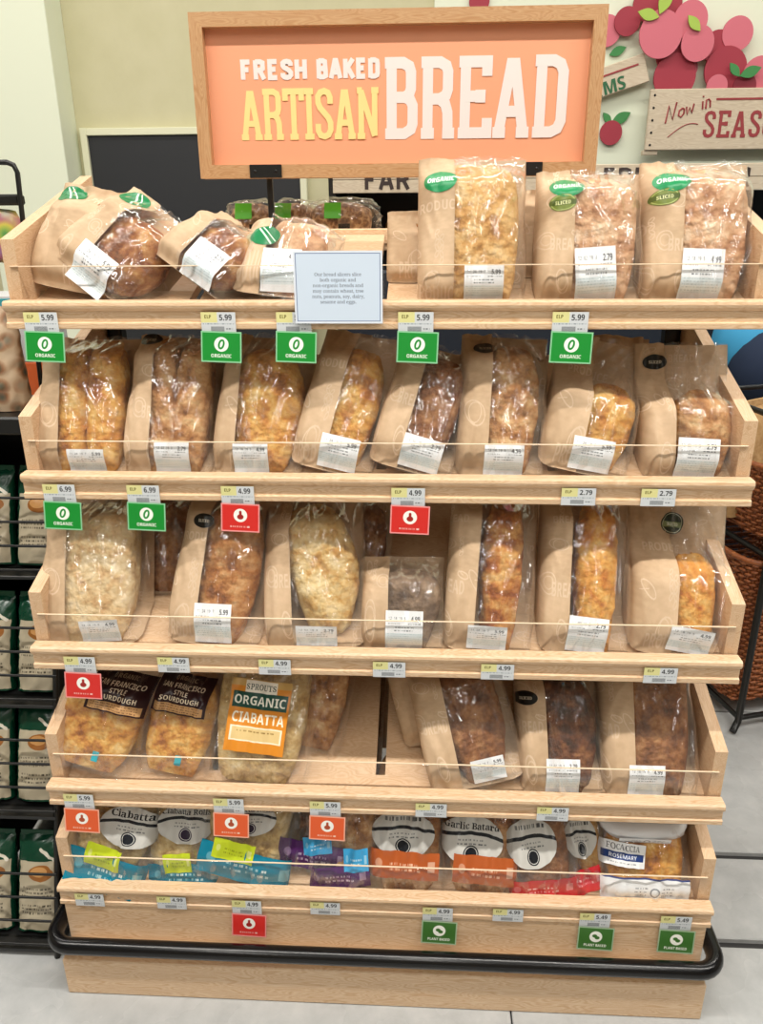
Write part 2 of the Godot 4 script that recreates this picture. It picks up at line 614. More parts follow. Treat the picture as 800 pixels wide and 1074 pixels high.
func build_stand() -> void:
	var s := thing("bread_display_stand", "maple wood bread stand with five sloping shelves and clear front guards", "display stand")
	for k in 5:
		var yb: float = SHELF[k][0]
		var zf: float = SHELF[k][1]
		var sl: float = SHELF[k][2]
		var rail := PackedVector2Array([
			Vector2(zf - 0.022, yb), Vector2(zf - 0.001, yb), Vector2(zf, yb + 0.0015), Vector2(zf, yb + 0.009), Vector2(zf - 0.0045, yb + 0.011), Vector2(zf - 0.0045, yb + 0.0275),
			Vector2(zf - 0.001, yb + 0.0295), Vector2(zf + 0.0025, yb + 0.0335), Vector2(zf + 0.0035, yb + 0.0375), Vector2(zf + 0.0025, yb + 0.042), Vector2(zf - 0.001, yb + 0.0445), Vector2(zf - 0.022, yb + 0.0445)])
		part("front_rail", prism(rail, -0.61, 0.61, 0), M.wood_along, s)
		var g := part("front_guard", box(Vector3(1.20, 0.072, 0.003), 0.0005), M.acrylic, s, Vector3(0, yb + 0.060, zf - 0.0238), "clear plastic guard")
		part("guard_edge", box(Vector3(1.20, 0.0016, 0.003), 0.0004), M.acrylic_edge, g, Vector3(0, 0.0366, 0))
		# sloping board: a front strip and planks parted by slots
		var z0 := zf - 0.0256
		var y0 := yb + 0.026
		var th := 0.016
		var zm := z0 - 0.035
		var strip := PackedVector2Array([Vector2(z0, y0 - th), Vector2(z0, y0), Vector2(zm, y0 + sl * 0.035), Vector2(zm, y0 + sl * 0.035 - th)])
		var b := part("shelf_board", prism(strip, -0.588, 0.588, 0), M.wood_board, s)
		var yk := y0 + sl * 0.035
		var ye := y0 + sl * (z0 - BACK)
		var cuts := [-0.588, -0.315, 0.0, 0.295, 0.588]
		for q in 4:
			var pl := PackedVector2Array([Vector2(zm, yk - th), Vector2(zm, yk), Vector2(BACK, ye), Vector2(BACK, ye - th)])
			part("plank", prism(pl, cuts[q] + (0.009 if q > 0 else 0.0), cuts[q + 1] - (0.009 if q < 3 else 0.0), 0), M.wood_board, b)
		# side panels
		var pb := zf - 0.0256
		var side := PackedVector2Array([Vector2(pb, yb + 0.002), Vector2(pb, yb + 0.138), Vector2(BACK, yb + 0.138 + (sl - (0.0 if k == 0 else 0.03)) * (pb - BACK)), Vector2(BACK, yb + 0.02 + sl * (pb - BACK))])
		for sx in [-1, 1]:
			part("side_panel", prism(side, 0.588 if sx > 0 else -0.61, 0.61 if sx > 0 else -0.588, 0), M.wood_deep, s)
	# plinth
	part("fascia", box(Vector3(1.208, 0.170, 0.02), 0.0015), M.wood_along, s, Vector3(0, 0.0885, -0.060))
	part("plinth", box(Vector3(1.20, 0.086, 0.50), 0.002), M.wood_along, s, Vector3(0, 0.0435, -0.25))
	for sx in [-1, 1]:
		part("plinth_side", box(Vector3(0.02, 0.17, 0.50), 0.0015), M.wood_deep, s, Vector3(0.594 * sx, 0.0885, -0.323))
	var pts := PackedVector3Array()
	pts.append(Vector3(-0.620, 0.124, -0.45))
	for k in 7:
		var a := PI / 2 * k / 6
		pts.append(Vector3(-0.580 - 0.04 * cos(a), 0.124, -0.04 + 0.04 * sin(a)))
	for k in 7:
		var a := PI / 2 * (1.0 - k / 6.0)
		pts.append(Vector3(0.580 + 0.04 * cos(a), 0.124, -0.04 + 0.04 * sin(a)))
	pts.append(Vector3(0.620, 0.124, -0.45))
	part("bumper_rail", tube(pts, 0.0155, 14), M.black_rubber, s, Vector3.ZERO, "glossy black bumper tube")
	for sx in [-1, 1]:
		part("upright", box(Vector3(0.03, 1.28, 0.03), 0.002), M.black_metal, s, Vector3(0.57 * sx, 0.64, -0.585))
	part("rear_ledge", box(Vector3(1.21, 0.02, 0.30), 0.002), M.wood_along, s, Vector3(0, 1.345, -0.755))
	part("rear_panel", box(Vector3(1.21, 0.9, 0.018), 0.002), M.wood_board, s, Vector3(0, 0.57, -0.62))
	part("rear_edge", box(Vector3(1.21, 0.03, 0.014), 0.002), M.wood_along, s, Vector3(0, 1.362, -0.608))

# ---------------------------------------------------------------- stroke lettering (built, not drawn)
# each letter: [width, [polyline, ...]] on a height of 1
func slab_letter(ch: String) -> Array:
	var s := 0.085
	match ch:
		"A": return [0.60, [[[0.10, 0], [0.27, 0.96], [0.33, 0.96], [0.50, 0]], [[0.18, 0.30], [0.42, 0.30]], [[0.0, 0], [0.21, 0]], [[0.39, 0], [0.60, 0]]]]
		"B": return [0.54, [[[0.11, 0], [0.11, 1]], [[0.0, 0], [0.32, 0], [0.43, 0.06], [0.46, 0.14], [0.46, 0.40], [0.42, 0.48], [0.34, 0.52], [0.11, 0.52]], [[0.0, 1], [0.30, 1], [0.40, 0.95], [0.43, 0.87], [0.43, 0.64], [0.40, 0.56], [0.32, 0.52]]]]
		"R": return [0.56, [[[0.11, 0], [0.11, 1]], [[0.0, 1], [0.31, 1], [0.41, 0.95], [0.44, 0.87], [0.44, 0.62], [0.41, 0.54], [0.31, 0.49], [0.11, 0.49]], [[0.0, 0], [0.22, 0]], [[0.31, 0.49], [0.40, 0.42], [0.44, 0.30], [0.45, 0]], [[0.36, 0], [0.56, 0]]]]
		"E": return [0.52, [[[0.11, 0], [0.11, 1]], [[0.0, 1], [0.46, 1], [0.46, 0.80]], [[0.0, 0], [0.48, 0], [0.48, 0.21]], [[0.11, 0.52], [0.36, 0.52]], [[0.36, 0.43], [0.36, 0.61]]]]
		"D": return [0.56, [[[0.11, 0], [0.11, 1]], [[0.0, 0], [0.30, 0], [0.41, 0.05], [0.46, 0.16], [0.46, 0.84], [0.41, 0.95], [0.30, 1], [0.0, 1]]]]
		"T": return [0.52, [[[0.26, 0], [0.26, 1]], [[0.03, 0.80], [0.03, 1], [0.49, 1], [0.49, 0.80]], [[0.14, 0], [0.38, 0]]]]
		"I": return [0.26, [[[0.13, 0], [0.13, 1]], [[0.0, 0], [0.26, 0]], [[0.0, 1], [0.26, 1]]]]
		"S": return [0.48, [[[0.42, 0.72], [0.42, 0.86], [0.37, 0.96], [0.26, 1.0], [0.15, 0.97], [0.08, 0.88], [0.08, 0.75], [0.13, 0.64], [0.36, 0.42], [0.42, 0.30], [0.42, 0.15], [0.36, 0.04], [0.25, 0.0], [0.13, 0.03], [0.07, 0.13], [0.07, 0.28]]]]
		"N": return [0.60, [[[0.11, 0], [0.11, 1]], [[0.11, 1], [0.49, 0]], [[0.49, 0], [0.49, 1]], [[0.0, 1], [0.14, 1]], [[0.40, 1], [0.60, 1]], [[0.0, 0], [0.22, 0]]]]
		"O": return [0.50, [[[0.27, 1], [0.23, 1], [0.13, 0.95], [0.07, 0.84], [0.07, 0.16], [0.13, 0.05], [0.23, 0], [0.27, 0]], [[0.23, 0], [0.27, 0], [0.37, 0.05], [0.43, 0.16], [0.43, 0.84], [0.37, 0.95], [0.27, 1], [0.23, 1]]]]
		"F": return [0.42, [[[0.07, -0.1], [0.07, 1], [0.38, 1]], [[0.07, 0.52], [0.32, 0.52]]]]
		"H": return [0.48, [[[0.07, -0.1], [0.07, 1.1]], [[0.41, -0.1], [0.41, 1.1]], [[0.07, 0.5], [0.41, 0.5]]]]
		"K": return [0.46, [[[0.07, -0.1], [0.07, 1.1]], [[0.42, 1.1], [0.10, 0.42]], [[0.18, 0.56], [0.44, -0.1]]]]
	return [0.28, []]

# the same without slabs
func plain_letter(ch: String) -> Array:
	match ch:
		"A": return [0.50, [[[0.035, -0.1], [0.22, 1], [0.28, 1], [0.465, -0.1]], [[0.12, 0.28], [0.38, 0.28]]]]
		"B": return [0.46, [[[0.07, -0.1], [0.07, 1.1]], [[0.07, 1], [0.27, 1], [0.36, 0.94], [0.37, 0.64], [0.28, 0.52], [0.07, 0.52]], [[0.26, 0.52], [0.38, 0.44], [0.39, 0.08], [0.28, 0], [0.07, 0]]]]
		"R": return [0.48, [[[0.07, -0.1], [0.07, 1.1]], [[0.07, 1], [0.28, 1], [0.38, 0.93], [0.38, 0.58], [0.28, 0.48], [0.07, 0.48]], [[0.25, 0.48], [0.43, -0.1]]]]
		"E": return [0.42, [[[0.38, 0], [0.07, 0], [0.07, 1], [0.38, 1]], [[0.07, 0.52], [0.32, 0.52]]]]
		"D": return [0.48, [[[0.07, -0.1], [0.07, 1.1]], [[0.07, 1], [0.27, 1], [0.38, 0.92], [0.40, 0.8], [0.40, 0.2], [0.38, 0.08], [0.27, 0], [0.07, 0]]]]
	return slab_letter(ch)

func lettering(txt: String, h: float, width: float, stroke: float, plain := false, gap := 0.06, joint := Geometry2D.JOIN_MITER) -> ArrayMesh:
	var st := st_new()
	var total := 0.0
	for ch in txt:
		total += (plain_letter(ch) if plain else slab_letter(ch))[0] + gap
	total -= gap
	var xs := width / total
	var nth := 0
	var x := 0.0
	for ch in txt:
		var l := plain_letter(ch) if plain else slab_letter(ch)
		for pl in l[1]:
			var p := PackedVector2Array()
			for q in pl:
				p.append(Vector2((x + q[0]) * xs - width * 0.5, stroke * 0.5 + q[1] * (h - stroke)) * 100.0)
			for poly in Geometry2D.offset_polyline(p, stroke * 50.0, joint, Geometry2D.END_BUTT):
				if Geometry2D.is_polygon_clockwise(poly):
					continue
				var sc := PackedVector2Array()
				for q in poly:
					sc.append(q / 100.0)
				prism_into(st, sc, 0.0, 0.0008 + 0.00006 * nth)
				nth += 1
		x += l[0] + gap
	return done(st)

func build_sign() -> void:
	var s := thing("hanging_sign", "orange framed sign reading FRESH BAKED ARTISAN BREAD above the stand", "sign", Vector3(0.0135, 1.4705, -0.60))
	var w := 0.757
	var h := 0.279
	var fw := 0.024
	part("panel", box(Vector3(w - 0.02, h - 0.02, 0.012), 0.001), mat("sign_orange", hexc("e9a07a"), 0.55), s, Vector3(0, h / 2, -0.008))
	for sy in [0, 1]:
		var st := st_new()
		var y := h if sy else 0.0
		var d := -fw if sy else fw
		prism_into(st, PackedVector2Array([Vector2(-w / 2, y), Vector2(w / 2, y), Vector2(w / 2 - fw, y + d), Vector2(-w / 2 + fw, y + d)]), -0.02, 0.018)
		part("frame_rail", done(st), M.wood_frame, s)
	for sx in [-1, 1]:
		var st := st_new()
		prism_into(st, PackedVector2Array([Vector2(sx * w / 2, 0), Vector2(sx * w / 2, h), Vector2(sx * (w / 2 - fw), h - fw), Vector2(sx * (w / 2 - fw), fw)]), -0.02, 0.018)
		part("frame_stile", done(st), M.wood_frame_upright, s)
	var white := mat("sign_white", hexc("e4dcd8"), 0.55)
	var yellow := mat("sign_yellow", hexc("ecd58c"), 0.55)
	part("word_fresh", lettering("FRESH", 0.035, 0.123, 0.0085, true, 0.14), white, s, Vector3(-0.229, 0.170, -0.002))
	part("word_baked", lettering("BAKED", 0.035, 0.116, 0.0085, true, 0.14), white, s, Vector3(-0.089, 0.170, -0.002))
	part("word_artisan", lettering("ARTISAN", 0.088, 0.264, 0.0105, false, 0.05), yellow, s, Vector3(-0.165, 0.068, -0.002))
	part("word_bread", lettering("BREAD", 0.138, 0.341, 0.0190, false, 0.06), white, s, Vector3(0.150, 0.067, -0.002))
	# two posts with brackets
	for x in [-0.2503, 0.247]:
		part("post", box(Vector3(0.011, 0.30, 0.011), 0.001), M.black_metal, s, Vector3(x, -0.14, 0.012 - 0.03))
		var b := part("bracket", box(Vector3(0.062, 0.024, 0.004), 0.001), M.black_metal, s, Vector3(x, 0.012, 0.0205))
		for bx in [-0.02, 0.02]:
			part("screw", blob(Vector3(0.003, 0.003, 0.0015), 2, 0.0, 10, 8), M.black_metal, b, Vector3(bx, 0, 0.002))

# ---------------------------------------------------------------- bagged bread
# A bag stands in its own axes: x across, y up its back, z towards the buyer. b holds its sizes.
func bag_z(b: Dictionary, x: float, y: float) -> float:
	var v: float = y / b.L
	var a: float = b.W * 0.5
	var f := (0.75 + 0.25 * smoothstep(0.0, 0.12, v)) * (1.0 - 0.85 * smoothstep(b.lf - 0.25, minf(1.0, b.lf + 0.15), v))
	var p := lerpf(7.0, 2.8, smoothstep(0.0, 0.55, v))
	return b.T * f * pow(maxf(0.0, 1.0 - pow(absf(x / a), p)), 1.0 / p)

func bag_sag(b: Dictionary, y: float, z: float) -> float:
	var q := maxf(0.0, 1.0 - y / (0.4 * b.L))
	return y - z * b.k * q * q

# point of the front at x and at height h of the sagged front
func bag_front(b: Dictionary, x: float, h: float, out: float, on := 0.0, off := 0.0) -> Vector3:
	var lo := 0.0
	var hi: float = b.L
	for k in 18:
		var m := (lo + hi) * 0.5
		if bag_sag(b, m, bag_z(b, x, m)) < h:
			lo = m
		else:
			hi = m
	var y := (lo + hi) * 0.5
	var z := bag_z(b, x, y)
	if off > 0.0:
		z = maxf(z + fold(b, x, y, on, off), 0.0015)
	return Vector3(x, h, z + out)

# how far the folds lift a sheet at x, y
func fold(b: Dictionary, x: float, y: float, on: float, off: float) -> float:
	var a: float = b.W * 0.5
	var v: float = y / b.L
	var far := smoothstep(b.lf - 0.2, b.lf + 0.05, v) + smoothstep(0.55, 1.0, absf(x - b.lx) / a) * 0.7
	var z := crumple(b, x, y, lerpf(on, off, clampf(far, 0, 1)))
	if on > 0.003:
		# sharp straight creases of film
		for c in b.creases:
			var dx: float = x - c[0]
			var dy: float = y - c[1]
			var along: float = dx * c[2] + dy * c[3]
			if absf(along) < c[4]:
				var d: float = absf(dx * c[3] - dy * c[2]) / c[5]
				if d < 1.0:
					z += c[6] * (0.5 + 0.5 * cos(PI * d)) * (1.0 - absf(along) / c[4])
	return z * (1.0 - pow(absf(x / a), 6.0))

func crumple(b: Dictionary, x: float, y: float, soft: float) -> float:
	var f := noise(b.seed, 1.0, 2)
	var g := noise(b.seed + 50, 1.0, 1)
	var a: float = b.cr_turn
	var c := cos(a)
	var s := sin(a)
	var p := Vector2((x * c + y * s) * 22.0, (-x * s + y * c) * 8.0)
	var q := Vector2((x * c - y * s) * 46.0, (x * s + y * c) * 17.0)
	var h := noise(b.seed + 90, 1.0, 1)
	var u := Vector2((x + y * 0.35) * 95.0, (y - x * 0.6) * 38.0)
	# broad folds, finer folds and sharp creases
	var fine := 0.0016 * (0.35 - absf(g.get_noise_2d(q.x + 9.0, q.y))) + 0.0008 * (0.3 - absf(h.get_noise_2d(u.x, u.y + 4.0)))
	return soft * (0.55 - 1.7 * absf(f.get_noise_2d(p.x, p.y))) + fine * clampf(soft / 0.0050, 0.0, 1.4)

func sheet(b: Dictionary, x0: float, x1: float, nx: int, ny: int, back: bool, amp_on: float, amp_off: float, lift: float, skins := 1) -> ArrayMesh:
	var p := PackedVector3Array()
	var uv := PackedVector2Array()
	var a: float = b.W * 0.5
	for j in ny:
		var y: float = b.L * j / (ny - 1)
		for i in nx:
			var t := float(i) / (nx - 1)
			# closer columns near the sides of the bag
			var th0 := asin(clampf(x0 / a, -1, 1))
			var th1 := asin(clampf(x1 / a, -1, 1))
			var x := sin(lerpf(th0, th1, t)) * a
			var z := bag_z(b, x, y)
			var edge := 1.0 - pow(absf(x / a), 6.0)
			var v: float = y / b.L
			var cr := fold(b, x, y, amp_on, amp_off)
			if back:
				z = -0.004 * (1.0 - pow(absf(x / a), 2.0)) - maxf(0.0, cr * 0.3)
			else:
				z = maxf(z + cr + lift * edge, 0.0015 * edge)
			p.append(Vector3(x, bag_sag(b, y, maxf(z, 0.0)) + cr * 0.2 * v, z))
			uv.append(Vector2((x + a) * 3.2 + b.uv0, 1.0 - y * 3.2))
	if back:
		# turned round so that its normals point away
		var q := PackedVector3Array()
		var w := PackedVector2Array()
		for j in ny:
			for i in nx:
				q.append(p[j * nx + nx - 1 - i])
				w.append(uv[j * nx + nx - 1 - i])
		return grid_mesh(q, nx, ny, w)
	if skins > 1:
		# film has an outer and an inner face
		var q := PackedVector3Array(p)
		for k in p.size():
			q[k] = p[k] - Vector3(0, 0, 0.0005)
		var st := SurfaceTool.new()
		st.append_from(grid_mesh(p, nx, ny, uv), 0, Transform3D())
		st.append_from(grid_mesh(q, nx, ny, uv), 0, Transform3D())
		return st.commit()
	return grid_mesh(p, nx, ny, uv)

func bag_base(b: Dictionary) -> ArrayMesh:
	var p := PackedVector3Array()
	var uv := PackedVector2Array()
	var a: float = b.W * 0.5
	var n := 17
	for j in 5:
		for i in n:
			var x := sin(lerpf(-PI / 2, PI / 2, float(i) / (n - 1))) * a
			var z: float = lerpf(-0.002, bag_z(b, x, 0.0) + 0.002, j / 4.0)
			p.append(Vector3(x, bag_sag(b, 0.0, maxf(z, 0.0)), z))
			uv.append(Vector2(x * 3.0, z * 3.0))
	var q := PackedVector3Array()
	for j in 5:
		for i in n:
			q.append(p[j * n + n - 1 - i])
	return grid_mesh(q, n, 5, uv)

# loaf: c centre, h half sizes, ex squareness (1 round, smaller squarer), turn in the plane of the bag
func loaf_mesh(b: Dictionary, c: Vector3, h: Vector3, ex: float, turn: float, seed_: int, rough: float, slashes: int) -> ArrayMesh:
	var f := noise(seed_, 1.0, 3)
	var nu := 40
	var nv := 30
	var p := PackedVector3Array()
	for j in nv:
		var la := -PI / 2 + PI * j / (nv - 1)
		for i in nu:
			var lo := TAU * i / (nu - 1)
			var cl := pw(cos(la), ex)
			var d := Vector3(cl * pw(sin(lo), ex), pw(sin(la), ex), cl * pw(cos(lo), ex))
			var q := d * h
			var n3 := q * 38.0
			var bump := f.get_noise_3dv(n3) * rough + f.get_noise_3dv(n3 * 3.1) * rough * 0.45
			if slashes > 0 and d.z > 0.0:
				# slanting cuts with a raised lip
				var w := (q.y + q.x * 0.9) / (2.0 * h.y) * slashes
				var fr := w - floorf(w)
				bump += 0.006 * (smoothstep(0.0, 0.25, fr) - smoothstep(0.3, 0.42, fr) * 1.4 + smoothstep(0.6, 1.0, fr) * 0.4) * d.z
			q += d.normalized() * bump
			q = Vector3(q.x * cos(turn) - q.y * sin(turn), q.x * sin(turn) + q.y * cos(turn), q.z) + c
			q.z = clampf(q.z, 0.003, maxf(0.004, bag_z(b, clampf(q.x, -b.W * 0.49, b.W * 0.49), clampf(q.y, 0.0, b.L)) - 0.0015))
			p.append(Vector3(q.x, bag_sag(b, maxf(q.y, 0.0), q.z), q.z))
	return grid_mesh(p, nu, nv)

# flat print stuck on the front of a bag
func patch(b: Dictionary, x: float, y: float, w: float, h: float, turn: float, oval := false, out := 0.0045, n := 9, on := 0.0, off := 0.0) -> ArrayMesh:
	var p := PackedVector3Array()
	var uv := PackedVector2Array()
	var a := -deg_to_rad(turn)
	for j in n:
		for i in n:
			var s := Vector2(float(i) / (n - 1) * 2.0 - 1.0, float(j) / (n - 1) * 2.0 - 1.0)
			if oval:
				# square mapped onto a disc
				s = Vector2(s.x * sqrt(1.0 - s.y * s.y * 0.5), s.y * sqrt(1.0 - s.x * s.x * 0.5))
			var d := Vector2(s.x * w * 0.5, s.y * h * 0.5).rotated(a)
			var xx := clampf(x + d.x, -b.W * 0.495, b.W * 0.495)
			p.append(bag_front(b, xx, y + d.y, out, on, off))
			uv.append(Vector2(s.x * 0.5 + 0.5, 0.5 - s.y * 0.5))
	return grid_mesh(p, n, n, uv)

func label_mats() -> void:
	for k in 3:
		var im := Image.create(256, 220, false, Image.FORMAT_RGB8)
		im.fill(hexc("eef1f4"))
		write(im, ["12 18 19 5", "11 24 19 7", "12 02 19 3"][k], 78, 52, 24, hexc("3a4048"), "m", 0.85)
		write(im, ["4.99", "5.99", "2.79"][k], 205, 60, 40, hexc("23282e"), "b", 0.8)
		small_print(im, Rect2i(14, 64, 90, 16), 1, hexc("4a5058"), 3 + k, 5)
		small_print(im, Rect2i(150, 66, 96, 14), 1, hexc("30363c"), 5 + k, 6)
		small_print(im, Rect2i(60, 84, 140, 36), 2, hexc("474d54"), 7 + k, 7)
		im.fill_rect(Rect2i(0, 126, 256, 62), hexc("dbe6ea"))
		small_print(im, Rect2i(10, 126, 236, 58), 5, hexc("9fb2ba"), 11 + k, 4)
		print_mat("bag_label_%d" % k, im, 0.4)
	var o := Image.create(256, 160, false, Image.FORMAT_RGB8)
	o.fill(hexc("0d8a50"))
	write(o, "ORGANIC", 128, 92, 50, hexc("f4f8f2"), "b", 0.92, 0.2)
	print_mat("sticker_organic", o, 0.35)
	o = Image.create(256, 160, false, Image.FORMAT_RGB8)
	o.fill(hexc("6f7f34"))
	ring(o, Vector2(128, 80), 70, 3, hexc("b9c27a"), 1.6)
	o.fill_rect(Rect2i(0, 56, 256, 48), hexc("4d5c22"))
	write(o, "SLICED", 128, 98, 46, hexc("dfe3a8"), "b", 0.95)
	print_mat("sticker_sliced", o, 0.35)
	o = Image.create(256, 160, false, Image.FORMAT_RGB8)
	o.fill(hexc("14120f"))
	write(o, "SLICED", 128, 98, 44, hexc("cfc6b2"), "b", 0.9)
	print_mat("sticker_black", o, 0.35)
	o = Image.create(256, 256, false, Image.FORMAT_RGB8)
	o.fill(hexc("26301f"))
	ring(o, Vector2(128, 128), 112, 3, hexc("c9cdb0"))
	o.fill_rect(Rect2i(20, 112, 216, 64), hexc("7d8a5c"))
	write(o, "SLICED", 128, 160, 46, hexc("edeeda"), "b", 0.9)
	print_mat("sticker_round", o, 0.35)
	o = Image.create(256, 160, false, Image.FORMAT_RGB8)
	o.fill(hexc("127a46"))
	line(o, Vector2(70, 20), Vector2(190, 140), 7, hexc("cfe2d2"))
	line(o, Vector2(100, 10), Vector2(225, 120), 4, hexc("dfeede"))
	print_mat("sticker_plain", o, 0.3)

